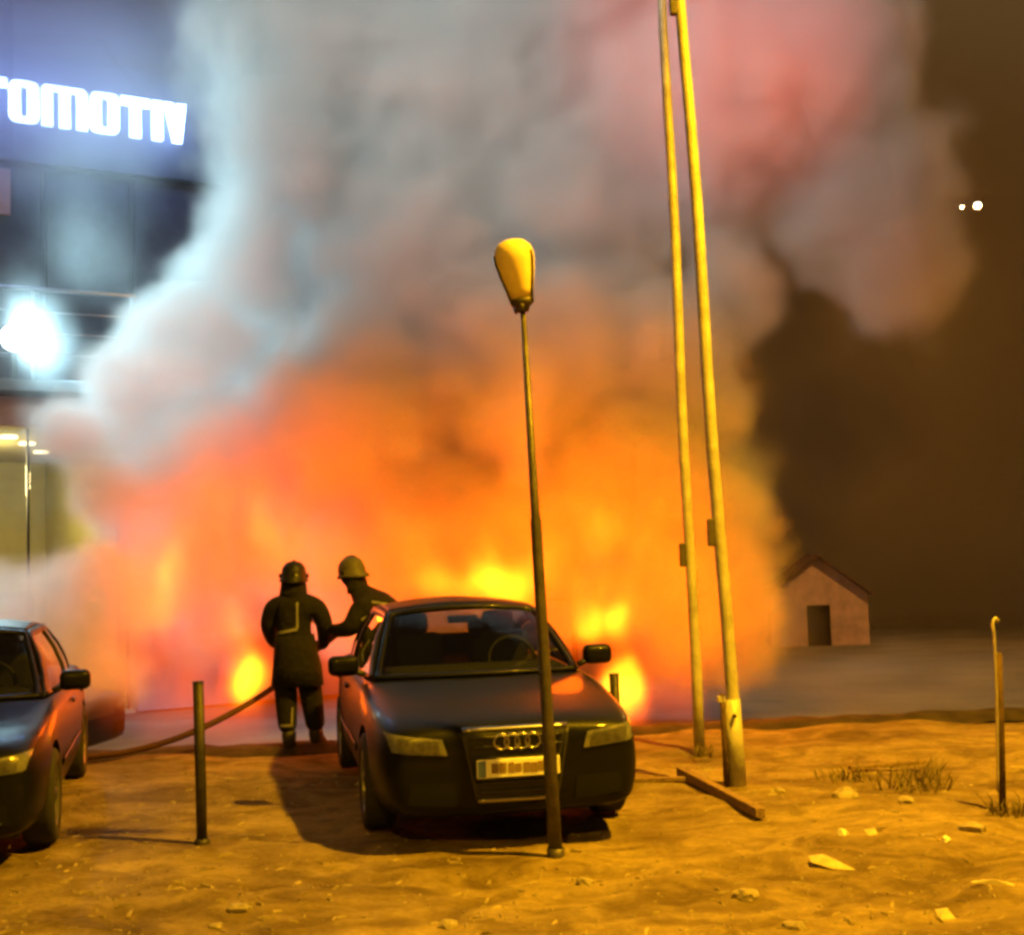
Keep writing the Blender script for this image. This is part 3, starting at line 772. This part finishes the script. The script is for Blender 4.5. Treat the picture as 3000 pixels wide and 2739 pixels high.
pole('flagpole', (1.63, 11.75, -.03), (1.55, 11.75, 9.6), .052, .040, 'thinner-looking pole standing farther back, left of the pair', 0, (1.82,))
def bollard(loc, top, r_, label, group='metal bollards'):
    t = empty('bollard', loc); tag(t, label, 'bollard', group)
    d = Vector(top)
    tube('shaft', [(0, 0, -.06), d * .5, d], r_, M['post_metal'], t, 14)
    tube('cap', [d * .996, d * 1.006], r_ * 1.06, M['post_metal'], t, 14)
    lathe('base_flange', [(.001, .045), (r_ * 1.15, .045), (r_ * 1.45, .028), (r_ * 1.5, -.03), (.001, -.03)], M['post_metal'], t, 14)
bollard((-2.13, 8.56, -.01), (-.012, 0, 1.07), .036, 'thin dark bollard standing alone on the dirt left of the hatchback')
bollard((.79, 10.6, -.01), (0, 0, .84), .040, 'short bollard behind the right fender of the hatchback')
pr = empty('stake_post', (3.30, 8.89, -.03)); tag(pr, 'rusty stake with a pale hooked rod at the right edge of the lot', 'post')
tube('stake', [(0, 0, -.08), (.02, 0, .5), (.035, 0, 1.09)], .026, M['rust'], pr, 8)
tube('hooked_rod', spline([(-.03, -.02, .15), (-.005, -.02, .7), (.008, -.01, 1.18), (.005, 0, 1.28), (.03, .01, 1.325), (.052, .01, 1.305)], 6), .011, M['rod'], pr, 8)

gl_ = empty('garden_lamp', (.195, 7.95, -.02)); tag(gl_, 'leaning garden lamp post with unlit yellow bowl in front of the hatchback', 'lamp post')
tp = Vector((-.095, 0, 3.44))
tube('pole', [(0, 0, -.08), tp * .22, tp * .23, tp * .6, tp * .61, tp * .985], [.043, .042, .038, .035, .028, .018], M['lamp_pole'], gl_, 12)
tube('base_flange', [(0, 0, -.03), (0, 0, .06)], .055, M['lamp_pole'], gl_, 12)
ax = Vector((-.16, -.06, 1)).normalized(); qx = ax.to_track_quat('Z', 'Y').to_matrix()
def on_axis(o):
    for v in o.data.vertices: v.co = qx @ v.co + tp
on_axis(lathe('collar', [(.001, -.05), (.03, -.05), (.045, -.02), (.075, .0), (.078, .03), (.06, .04), (.001, .04)], M['lantern_dark'], gl_, 20))
bo_ = lathe('bowl', [(.001, .03), (.070, .035), (.088, .09), (.112, .18), (.130, .27), (.132, .32), (.118, .365), (.085, .40), (.04, .415), (.001, .418)], M['lantern'], gl_, 28); on_axis(bo_)
for a in (35, 155, 275):
    c, s = math.cos(R(a)), math.sin(R(a))
    o = tube('frame_rib', [(c * .074, s * .074, .0), (c * .094, s * .094, .09), (c * .118, s * .118, .18), (c * .136, s * .136, .27), (c * .137, s * .137, .32)], .008, M['lantern_dark'], gl_, 6); on_axis(o)
for sx in (-.05, .05):
    o = tube('collar_prong', [(sx, -.03, -.045), (sx * 1.25, -.035, .0)], .014, M['lantern_dark'], gl_, 6); on_axis(o)
v = []; f = []
for j, (r_, h_) in enumerate([(.092, .09), (.117, .18), (.136, .27), (.138, .33)]):
    for k in range(7):
        a = R(150 + 11 * k); v.append(tuple(qx @ Vector((r_ * math.cos(a), r_ * math.sin(a), h_)) + tp))
for j in range(3):
    for k in range(6): f.append((j * 7 + k, j * 7 + k + 1, (j + 1) * 7 + k + 1, (j + 1) * 7 + k))
from_py('shade_patch', v, f, M['lantern_dark'], gl_, True)  # dark skin on the bowl's left: its shaded side put in as colour

# ------------------------------------------------------------------ firefighters
def skin_mesh(name, joints, edges, m, parent, root=0, levels=2):
    me = bpy.data.meshes.new(name)
    me.from_pydata([j[:3] for j in joints], edges, []); o = link(name, me, m, parent)
    sk = o.modifiers.new('skin', 'SKIN'); sk.use_smooth_shade = True
    for i, j in enumerate(joints):
        d = me.skin_vertices[0].data[i]; rr = j[3]
        d.radius = rr if isinstance(rr, tuple) else (rr, rr); d.use_root = i == root
    sb = o.modifiers.new('sub', 'SUBSURF'); sb.levels = levels; sb.render_levels = levels
    bake(o)
    for p in o.data.polygons: p.use_smooth = True
    return o
def hand(J, E, wrist_i, wrist, direction, side_dir, curl):
    """palm, four fingers and a thumb as chains off the wrist joint"""
    d = Vector(direction).normalized(); s = Vector(side_dir).normalized(); c = Vector(curl).normalized()
    p0 = Vector(wrist); palm = p0 + d * .065
    J.append((*palm, .030)); pi_ = len(J) - 1; E.append((wrist_i, pi_))
    for k, ln in enumerate((.070, .080, .074, .058)):
        b = palm + s * (.030 - .020 * k) + d * .022; prev = pi_
        for q, (fd, fc, r_) in enumerate(((.0, 0, .0105), (.55, .35, .0095), (.70, .95, .0085))):
            pt = b + d * ln * fd + c * ln * fc * .8; J.append((*pt, r_)); E.append((prev, len(J) - 1)); prev = len(J) - 1
    prev = wrist_i; b = p0 + d * .03 + s * .035
    J.append((*b, .012)); E.append((pi_, len(J) - 1)); prev = len(J) - 1
    for q in (1, 2):
        pt = b + s * .018 * q + d * .030 * q + c * .022 * q; J.append((*pt, .0100)); E.append((prev, len(J) - 1)); prev = len(J) - 1
def helmet(parent, at, axis, m, facing):
    h = empty('helmet', at); h.parent = parent
    z = Vector(axis).normalized(); y = (Vector(facing) - z * z.dot(Vector(facing))).normalized(); x = y.cross(z)
    h.rotation_euler = Matrix((x, y, z)).transposed().to_euler()
    seg = 24; prof = [(.152, -.055), (.150, -.03), (.134, -.022), (.132, .03), (.118, .085), (.085, .125), (.04, .145), (.001, .150)]
    v = []; f = []
    for j, (r_, hh_) in enumerate(prof):
        for k in range(seg):
            a = 2 * math.pi * k / seg; ex = 1.0 + (.16 * max(0, -math.sin(a)) ** 2 if j < 2 else 0)
            v.append((r_ * math.cos(a) * .94, r_ * math.sin(a) * 1.08 * ex, hh_ - (.03 * max(0, -math.sin(a)) if j < 2 else 0)))
    for j in range(len(prof) - 1):
        for k in range(seg): f.append((j * seg + k, j * seg + (k + 1) % seg, (j + 1) * seg + (k + 1) % seg, (j + 1) * seg + k))
    s_ = from_py('shell', v, f, m, h, True); so = s_.modifiers.new('s', 'SOLIDIFY'); so.thickness = .008; bake(s_)
    tube('comb', [(0, .128 * math.cos(R(a)) * 1.06, .012 + .140 * math.sin(R(a))) for a in range(-10, 191, 20)], .013, m, h, 8)
    v = []; f = []
    for j, (r_, hh_) in enumerate([(.125, -.03), (.130, -.10), (.140, -.17), (.150, -.22)]):   # neck curtain
        for k in range(13):
            a = R(180 + 15 * k); v.append((r_ * math.cos(a) * .92, r_ * math.sin(a) * .95, hh_))
    for j in range(3):
        for k in range(12): f.append((j * 13 + k, j * 13 + k + 1, (j + 1) * 13 + k + 1, (j + 1) * 13 + k))
    c = from_py('neck_curtain', v, f, M['turnout'], h, True); so = c.modifiers.new('s', 'SOLIDIFY'); so.thickness = .008; bake(c)
    for s in (-1, 1): lathe('visor_hinge', [(.001, -.015), (.022, -.012), (.022, .012), (.001, .015)], M['helmet_dark'], h, 12, 'X', at=(s * .135, .02, .0))
    return h

p1 = empty('person', (-2.20, 12.62, 0)); tag(p1, 'firefighter in dark gear standing with back to camera, hose at his side', 'person', 'firefighters at the fire')
J = [(0, 0, .95, (.165, .125)), (0, .0, 1.12, (.172, .125)), (.0, .02, 1.30, (.215, .15)), (.01, .04, 1.45, (.13, .10)), (.0, .06, 1.53, .066), (-.01, .08, 1.61, (.082, .10)), (-.01, .09, 1.69, (.080, .095)), (-.01, .185, 1.615, .022),
     (-.215, .03, 1.40, .105), (-.275, .08, 1.20, .088), (-.245, .24, 1.02, .062), (-.09, .42, 1.02, .046),
     (.225, .03, 1.40, .108), (.295, .06, 1.20, .092), (.255, .22, 1.00, .064), (.12, .42, .98, .046),
     (-.10, .0, .80, (.14, .13)), (-.095, .01, .48, .118), (-.08, -.01, .15, .095),
     (.115, .02, .80, (.145, .13)), (.145, .08, .48, .122), (.18, .12, .15, .097)]
E = [(0, 1), (1, 2), (2, 3), (3, 4), (4, 5), (5, 6), (5, 7), (3, 8), (8, 9), (9, 10), (10, 11), (3, 12), (12, 13), (13, 14), (14, 15), (0, 16), (16, 17), (17, 18), (0, 19), (19, 20), (20, 21)]
hand(J, E, 11, J[11][:3], (.9, .35, -.05), (0, .4, .9), (.2, -.6, -.6)); hand(J, E, 15, J[15][:3], (-.8, .5, .0), (0, .3, .9), (-.1, -.6, -.6))
b1 = skin_mesh('body', J, E, M['turnout'], p1)
bv1 = bvh_of(b1)
helmet(p1, (-.01, .085, 1.70), (0.02, .06, 1), M['helmet_dark'], (-.15, 1, -.1))
# coat skirt
v = []; f = []; seg = 22
for j, (rx, ry, z) in enumerate([(.185, .145, 1.12), (.200, .165, .98), (.225, .19, .82), (.245, .205, .62)]):
    for k in range(seg):
        a = 2 * math.pi * k / seg; w = 1 + (.05 * math.sin(3 * a + j) if j > 1 else 0); v.append((rx * math.cos(a) * w + .006 * j, ry * math.sin(a) * w + .01 * j, z))
for j in range(3):
    for k in range(seg): f.append((j * seg + k, j * seg + (k + 1) % seg, (j + 1) * seg + (k + 1) % seg, (j + 1) * seg + k))
sk_ = from_py('coat_skirt', v, f, M['turnout'], p1, True); so = sk_.modifiers.new('s', 'SOLIDIFY'); so.thickness = .012; bake(sk_)
project('reflective_stripe', bv1, [(-.19, 1.125), (.05, 1.165), (.05, 1.195), (-.19, 1.155)], M['stripe'], p1, 10, 2, 'Y', .012)
project('reflective_stripe', bv1, [(.04, 1.19), (.062, 1.19), (.062, 1.44), (.04, 1.44)], M['stripe'], p1, 2, 10, 'Y', .012)
project('reflective_stripe', bv1, [(-.14, .235), (-.015, .235), (-.015, .262), (-.14, .262)], M['stripe'], p1, 8, 2, 'Y', .010)
project('reflective_stripe', bv1, [(-.035, .25), (-.018, .25), (-.010, .42), (-.027, .42)], M['stripe'], p1, 2, 8, 'Y', .010)
def boot(parent, x, y, rz):
    bt = skin_mesh('boot', [(0, 0, .22, .088), (0, 0, .10, .080), (0, .02, .055, (.062, .055)), (0, .13, .048, (.058, .046)), (0, .20, .042, (.05, .036)), (0, -.05, .045, (.052, .046))], [(0, 1), (1, 2), (2, 3), (3, 4), (2, 5)], M['boot'], parent)
    bt.location = (x, y, 0); bt.rotation_euler = (0, 0, rz)
boot(p1, -.07, -.01, .15); boot(p1, .17, .12, -.25)

p2 = empty('person', (-1.11, 12.72, 0)); tag(p2, 'firefighter leaning left over the nozzle with pale helmet, partly behind the hatchback', 'person', 'firefighters at the fire')
J = [(.04, 0, 1.07, (.19, .18)), (-.10, -.0, 1.23, (.20, .18)), (-.27, -.01, 1.34, (.215, .20)), (-.39, -.01, 1.44, (.155, .13)), (-.46, .0, 1.55, .066), (-.52, .02, 1.64, (.085, .10)), (-.545, .03, 1.72, .08), (-.64, .06, 1.65, .022),
     (-.40, -.21, 1.38, .118), (-.52, -.26, 1.16, .100), (-.66, -.16, 1.15, .074), (-.74, -.04, 1.17, .046),
     (-.34, .19, 1.42, .095), (-.44, .30, 1.22, .078), (-.60, .22, 1.12, .060), (-.68, .08, 1.13, .046),
     (.08, -.12, .92, .140), (.02, -.14, .50, .115), (.10, -.15, .12, .080),
     (.11, .12, .92, .140), (.16, .16, .50, .115), (.30, .16, .12, .080)]
hand(J, E2 := list(E[:21]), 11, J[11][:3], (-.75, .35, .1), (.1, .3, .9), (0, .75, -.4)); hand(J, E2, 15, J[15][:3], (-.75, -.35, .1), (.1, -.3, .9), (0, -.75, -.4))
b2 = skin_mesh('body', J, E2, M['turnout'], p2)
bv2 = bvh_of(b2)
helmet(p2, (-.525, .025, 1.725), (-.15, .03, 1), M['helmet_tan'], (-.85, .45, -.15))
project('reflective_stripe', bv2, [(-.40, 1.245), (-.10, 1.36), (-.10, 1.39), (-.40, 1.275)], M['stripe'], p2, 8, 2, 'Y', .010)
project('reflective_stripe', bv2, [(-.30, 1.44), (-.14, 1.40), (-.14, 1.375), (-.30, 1.415)], M['stripe'], p2, 8, 2, 'Y', .010)
boot(p2, .10, -.15, 1.2); boot(p2, .30, .16, 1.1)

hz = [(-6.2, 12.0, .04), (-4.9, 12.15, .04), (-4.1, 12.25, .045), (-3.5, 12.30, .13), (-2.95, 12.38, .32), (-2.48, 12.95, .58), (-2.1, 13.12, .90), (-1.84, 12.88, 1.08), (-1.76, 12.68, 1.155), (-1.64, 12.62, 1.17)]
hs = empty('fire_hose', (-4.1, 12.25, 0)); tag(hs, 'dark red fire hose rising from the ground to the nozzle of the leaning firefighter', 'fire hose')
o_ = Vector(hs.location)
tube('hose', [p - o_ for p in spline(hz, 8)], .030, M['hose'], hs, 10)
nz_ = tube('nozzle', [Vector(p) - o_ for p in ((-1.78, 12.66, 1.150), (-1.88, 12.66, 1.19), (-1.94, 12.70, 1.215), (-2.06, 12.80, 1.26))], [.036, .040, .030, .034], M['nozzle'], hs, 12)

# ------------------------------------------------------------------ litter, stones, weeds on the lot
def plank(loc, to, w, h, label):
    a, b = Vector(loc), Vector(to); d = b - a; L_ = d.length
    t = empty('plank', a); tag(t, label, 'plank')
    t.rotation_euler = d.to_track_quat('Y', 'Z').to_euler()
    bm = bm_box((-w / 2, 0, 0), (w / 2, L_, h), .006)
    from_bm('board', bm, M['wood'], t)
    for k in (.08, .93): lathe('nail', [(.001, .006), (.008, .005), (.008, -.01), (.001, -.01)], M['pole_dark'], t, 8, at=(0, L_ * k, h))
plank((1.30, 10.55, .0), (1.62, 8.80, .0), .07, .07, 'long weathered plank lying slantwise below the flagpoles')
plank((.82, 10.35, -.01), (1.42, 10.28, .0), .06, .035, 'short dark plank lying level between hatchback and flagpoles')
plank((2.70, 10.6, -.01), (3.35, 10.72, .0), .07, .035, 'thin dark plank lying behind the hooked stake')
def rock(name, loc, size, seed, m, label, cat, group=None, flat=1.):
    rnd = random.Random(seed); bm = bmesh.new(); bmesh.ops.create_icosphere(bm, subdivisions=2, radius=1)
    off = Vector((seed * 3.7, seed * 1.3, 0))
    for v in bm.verts:
        k = 1 + .45 * noise.noise(v.co * 1.3 + off) + .15 * noise.noise(v.co * 3.5 + off)
        v.co = Vector((v.co.x * size[0] * k, v.co.y * size[1] * k, max(v.co.z, -.35) * size[2] * k))
    o = from_bm(name, bm, m, None, False); o.location = loc; o.rotation_euler = (0, 0, rnd.uniform(0, 6.28)); tag(o, label, cat, group); return o
def sheet(name, loc, outline, tilt, rz, m, label, cat, seed):
    bm = bmesh.new(); outline = [(x * .72, y * .72) for x, y in outline]
    top = [bm.verts.new((x, y, .03 * noise.noise(Vector((x * 9, y * 9, seed))))) for x, y in outline]
    c = bm.verts.new((sum(x for x, y in outline) / len(outline), sum(y for x, y in outline) / len(outline), .025))
    for i in range(len(top)): bm.faces.new((top[i], top[(i + 1) % len(top)], c))
    r_ = bmesh.ops.extrude_face_region(bm, geom=list(bm.faces)); bmesh.ops.translate(bm, verts=[e for e in r_['geom'] if isinstance(e, bmesh.types.BMVert)], vec=(0, 0, .004))
    o = from_bm(name, bm, m); o.rotation_euler = (tilt * .55, 0, rz)
    low = min((Matrix.Rotation(tilt * .55, 3, 'X') @ v.co).z for v in o.data.vertices)
    o.location = (loc[0], loc[1], lot_z(loc[0], loc[1]) - low - .012); return tag(o, label, cat)
sheet('cardboard', (1.78, 7.62, .045), [(-.13, .13), (-.02, .15), (.10, .06), (.22, -.10), (.03, -.08), (-.12, .02)], R(26), R(-6), M['paper'], 'pale torn cardboard sheet tilted on the dirt at lower right', 'cardboard', 1)
sheet('cardboard', (2.22, 8.22, .05), [(-.07, -.08), (.02, -.06), (.05, .01), (.15, .05), (.05, .07), (-.06, .05)], R(40), R(5), M['paper'], 'small pale torn scrap beside a white lump at right', 'cardboard', 2)
sheet('cardboard', (2.55, 7.05, .035), [(-.16, .06), (.0, .05), (.18, -.02), (.16, -.06), (.0, -.01), (-.15, .02)], R(20), R(-8), M['paper'], 'long pale strip at the right picture edge', 'cardboard', 3)
sheet('cardboard', (2.13, 6.62, .03), [(-.06, -.06), (.07, -.05), (.06, .07), (-.03, .08)], R(22), R(10), M['paper'], 'squarish pale scrap low at right near the picture bottom', 'cardboard', 4)
rock('litter_lump', (2.03, 8.24, .0), (.040, .035, .04), 3, M['litter_white'], 'small white crumpled lump left of the torn scrap', 'litter')
rock('litter_lump', (2.62, 8.02, .0), (.030, .025, .025), 4, M['litter_white'], 'tiny white lump right of the torn scrap', 'litter')
rs_ = [((-1.55, 7.0, 0), .06, 'dirt-coloured stone lying alone left of the picture centre'), ((-1.62, 6.75, 0), .03, 'tiny pale stone low at left'), ((.35, 7.45, 0), .05, 'flat stone in front of the lamp post base'),
       ((1.2, 7.05, 0), .06, 'brown stone below the right headlight'), ((2.9, 8.35, 0), .07, 'brown stone before the hooked stake'), ((1.35, 6.55, 0), .05, 'small stone at the bottom right of centre'),
       ((2.35, 9.4, 0), .08, 'clod of earth behind the torn scrap'), ((2.75, 9.25, 0), .06, 'clod of earth left of the hooked stake'), ((-.4, 6.7, 0), .045, 'small stone at the bottom centre'), ((1.95, 9.85, 0), .05, 'small stone right of the thick pole base')]
for i, (loc, s_, lb) in enumerate(rs_):
    rock('stone', (loc[0], loc[1], lot_z(loc[0], loc[1])), (s_ * 1.3, s_, s_ * .7), 11 + i, M['stone'], lb, 'stone', 'stones on the lot')
def weeds(loc, n, h, spread, seed, label):
    rnd = random.Random(seed); t = empty('weed_clump', loc); tag(t, label, 'weeds', 'dry weeds on the lot'); v = []; f = []
    for k in range(n):
        a = rnd.uniform(0, 6.28); r_ = spread * rnd.random() ** .6; b = Vector((r_ * math.cos(a), r_ * math.sin(a) * .6, -.02)); ln = h * rnd.uniform(.4, 1.1)
        dr = Vector((rnd.uniform(-.8, .8), rnd.uniform(-.5, .5), 1)).normalized(); sd = Vector((rnd.uniform(-1, 1), rnd.uniform(-1, 1), 0)).normalized() * rnd.uniform(.004, .009)
        i = len(v); q = b + dr * ln * .6; e = q + (dr + Vector((rnd.uniform(-.8, .8), rnd.uniform(-.5, .5), -.4))).normalized() * ln * .5
        v += [b - sd, b + sd, q + sd * .8, q - sd * .8, e]; f += [(i, i + 1, i + 2, i + 3), (i + 3, i + 2, i + 4)]
    o = from_py('blades', v, f, M['weed'], t); o['kind'] = 'stuff'
weeds((2.95, 9.75, 0), 90, .28, .30, 1, 'dry weed clump left of the hooked stake')
weeds((3.35, 8.75, 0), 60, .16, .22, 2, 'dry weeds round the foot of the hooked stake')
weeds((2.55, 10.2, 0), 50, .15, .25, 3, 'low weed clump behind the others at right')
weeds((1.60, 11.55, 0), 40, .14, .14, 4, 'low weeds at the foot of the back flagpole')
# loose crumbs of earth and straw, too many to count
rnd = random.Random(8); v = []; f = []
for k in range(5200):
    x = rnd.uniform(-4.2, 4.2); y = rnd.uniform(5.3, 11.5) if rnd.random() < .75 else rnd.uniform(5.3, 7.8)
    if abs(x) > y * .46: continue
    s = .004 + .012 * rnd.random() ** 3 * (1.6 if rnd.random() < .08 else 1); z = lot_z(x, y); i = len(v); a = rnd.uniform(0, 6.28); el = rnd.uniform(1, 2.6) if rnd.random() < .7 else rnd.uniform(3, 7)
    ca, sa = math.cos(a), math.sin(a)
    for (px, py, pz) in ((-el, -1, -.4), (el, -1, -.4), (el, 1, -.4), (-el, 1, -.4), (-el * .5, -.4, .9), (el * .6, -.3, 1.1), (el * .4, .5, .8), (-el * .6, .5, 1.0)):
        px *= rnd.uniform(.8, 1.2) * s * .7; py *= rnd.uniform(.8, 1.2) * s * .7
        v.append((x + px * ca - py * sa, y + px * sa + py * ca, z + pz * s * .7))
    f += [(i, i + 1, i + 5, i + 4), (i + 1, i + 2, i + 6, i + 5), (i + 2, i + 3, i + 7, i + 6), (i + 3, i, i + 4, i + 7), (i + 4, i + 5, i + 6, i + 7)]
M['crumb'] = mat('earth_crumbs', (.36, .29, .19), .95, 0, .2, 0, 0, 3, col2=(.12, .09, .06))
tag(from_py('earth_crumbs', v, f, M['crumb']), 'loose crumbs of earth and straw scattered over the lot', 'debris', kind='stuff')

# ------------------------------------------------------------------ smoke and flames: density grids made by geometry nodes
def grid_object(name, puffs, lo, hi, voxel, material, warp=(1.0, .9), rough=(.5, 2.2), gain=1.0, mode='max', squash=1.0):
    ng = bpy.data.node_groups.new(name + '_grid', 'GeometryNodeTree')
    ng.interface.new_socket('Geometry', in_out='INPUT', socket_type='NodeSocketGeometry')
    ng.interface.new_socket('Geometry', in_out='OUTPUT', socket_type='NodeSocketGeometry')
    N, L = ng.nodes, ng.links
    out = N.new('NodeGroupOutput'); pos = N.new('GeometryNodeInputPosition').outputs[0]
    def mth(op, a, b=None, c=None, clamp=False):
        n = N.new('ShaderNodeMath'); n.operation = op; n.use_clamp = clamp
        for i, v in enumerate((a, b, c)):
            if v is None: continue
            if isinstance(v, (int, float)): n.inputs[i].default_value = v
            else: L.new(v, n.inputs[i])
        return n.outputs[0]
    def vec(op, a, b):
        n = N.new('ShaderNodeVectorMath'); n.operation = op
        for i, v in enumerate((a, b)):
            if isinstance(v, (tuple, list)): n.inputs[i].default_value = v
            elif isinstance(v, (int, float)): n.inputs[3].default_value = v
            else: L.new(v, n.inputs[i])
        return n.outputs['Value'] if op == 'DISTANCE' else n.outputs[0]
    def nz(scale, detail, p):
        n = N.new('ShaderNodeTexNoise'); n.inputs['Scale'].default_value = scale; n.inputs['Detail'].default_value = detail
        L.new(p, n.inputs['Vector']); return n
    sp = vec('MULTIPLY', pos, (1, 1, squash)) if squash != 1 else pos
    n1 = nz(warp[1], 4, sp)
    sc_ = N.new('ShaderNodeVectorMath'); sc_.operation = 'SCALE'; L.new(vec('SUBTRACT', n1.outputs['Color'], (.5, .5, .5)), sc_.inputs[0]); sc_.inputs[3].default_value = warp[0]
    p2 = vec('ADD', pos, sc_.outputs[0])
    acc = None
    for (x, y, z, rx, ry, rz, w) in puffs:
        q = vec('DISTANCE', vec('MULTIPLY', p2, (1, rx / ry, rx / rz)), (x, y * rx / ry, z * rx / rz))
        if mode == 'max':
            e = mth('MULTIPLY', mth('SUBTRACT', rx, q), w)
            acc = e if acc is None else mth('MAXIMUM', acc, e)
        else:
            e = mth('SUBTRACT', 1.0, mth('DIVIDE', q, rx), None, True); e = mth('MULTIPLY', mth('MULTIPLY', e, e), w)
            acc = e if acc is None else mth('ADD', acc, e)
    n2 = nz(rough[1], 5, sp)
    if mode == 'max':
        acc = mth('ADD', acc, mth('MULTIPLY', mth('SUBTRACT', n2.outputs[0], .5), rough[0]))
        den = mth('MULTIPLY', acc, gain, None, True)
    else:
        k = mth('MULTIPLY_ADD', mth('SUBTRACT', n2.outputs[0], .5), rough[0], .65, True)
        den = mth('MULTIPLY', acc, k)
    vc = N.new('GeometryNodeVolumeCube'); L.new(den, vc.inputs['Density'])
    vc.inputs['Min'].default_value = lo; vc.inputs['Max'].default_value = hi
    for ax_, a, b in zip('XYZ', lo, hi): vc.inputs['Resolution ' + ax_].default_value = max(8, int((b - a) / voxel))
    sm = N.new('GeometryNodeSetMaterial'); L.new(vc.outputs[0], sm.inputs[0]); L.new(sm.outputs[0], out.inputs[0]); sm.inputs['Material'].default_value = material
    me = bpy.data.meshes.new(name); me.materials.append(material)
    o = bpy.data.objects.new(name, me); COL.objects.link(o)
    o.modifiers.new('grid', 'NODES').node_group = ng
    return o
def smoke_mat(name, col, density, aniso=0.):
    m = bpy.data.materials.new(name); m.use_nodes = True; nt = m.node_tree; nt.nodes.clear()
    o = nt.nodes.new('ShaderNodeOutputMaterial'); p = nt.nodes.new('ShaderNodeVolumePrincipled'); nt.links.new(p.outputs[0], o.inputs['Volume'])
    p.inputs['Color'].default_value = (*col, 1); p.inputs['Density'].default_value = density; p.inputs['Anisotropy'].default_value = aniso
    return m
def flame_mat(name, strength):
    m = bpy.data.materials.new(name); m.use_nodes = True; nt = m.node_tree; nt.nodes.clear(); L = nt.links
    o = nt.nodes.new('ShaderNodeOutputMaterial'); p = nt.nodes.new('ShaderNodeVolumePrincipled'); L.new(p.outputs[0], o.inputs['Volume'])
    vi = nt.nodes.new('ShaderNodeVolumeInfo'); rp = nt.nodes.new('ShaderNodeValToRGB'); L.new(vi.outputs['Density'], rp.inputs[0])
    e = rp.color_ramp.elements; e[0].position = .0; e[0].color = (1, .075, .001, 1); e[1].position = .9; e[1].color = (1, .50, .012, 1)
    q = e.new(.35); q.color = (1, .115, .002, 1)
    mu = nt.nodes.new('ShaderNodeMath'); mu.operation = 'MULTIPLY'; mu.inputs[1].default_value = strength; L.new(vi.outputs['Density'], mu.inputs[0])
    p.inputs['Color'].default_value = (.3, .2, .1, 1); p.inputs['Density'].default_value = .05
    L.new(rp.outputs[0], p.inputs['Emission Color']); L.new(mu.outputs[0], p.inputs['Emission Strength'])
    return m
SM = smoke_mat('smoke', (.86, .86, .86), SMOKE_DENSITY, .1)
TM = smoke_mat('thin_smoke', (.86, .86, .86), THIN_DENSITY, .25)
tag(grid_object('smoke_plume', PLUME, (-8.2, 13.6, -.6), (8.4, 21.2, 14), .105, SM, (1.35, .75), (1.0, 1.7), 1.8), 'billowing smoke plume rising from the fire and filling the view', 'smoke', kind='stuff')
tag(grid_object('smoke_drift', THIN, (-13, 13.2, -.8), (16, 30, 15), .26, TM, (1.6, .5), (.5, 1.0), 1.0), 'thin drifting smoke round the sign and to the right of the plume', 'smoke', kind='stuff')
tag(grid_object('flames', FLAMES, (-5.2, 13.2, -.7), (3.8, 17.4, 5.2), .06, flame_mat('flame', FLAME_STRENGTH), (.7, 1.1), (2.4, 2.4), 1.0, 'add', .5), 'orange and yellow flames at the foot of the smoke', 'flames', kind='stuff')
for i, (x, y, z, e) in enumerate(FIRE_LIGHTS):
    lamp('flame_light', 'POINT', (x, y, z), e, FIRE, .35)
FM = smoke_mat('far_smoke', (.80, .74, .66), 1.0, .2)
tag(grid_object('far_smoke', FAR, (-12, 43, -2.2), (48, 62, 34), .6, FM, (5, .10), (.020, .2), 1.0), 'brown murk of old smoke hanging beyond the hut', 'smoke', kind='stuff')
KM = smoke_mat('soot_smoke', (.10, .075, .055), .9, 0)
tag(grid_object('soot_smoke', SOOT, (2, 20, -1.5), (17, 28, 14), .3, KM, (2.2, .35), (.5, .7), 1.0), 'near-black soot cloud right of the tall poles', 'smoke', kind='stuff')
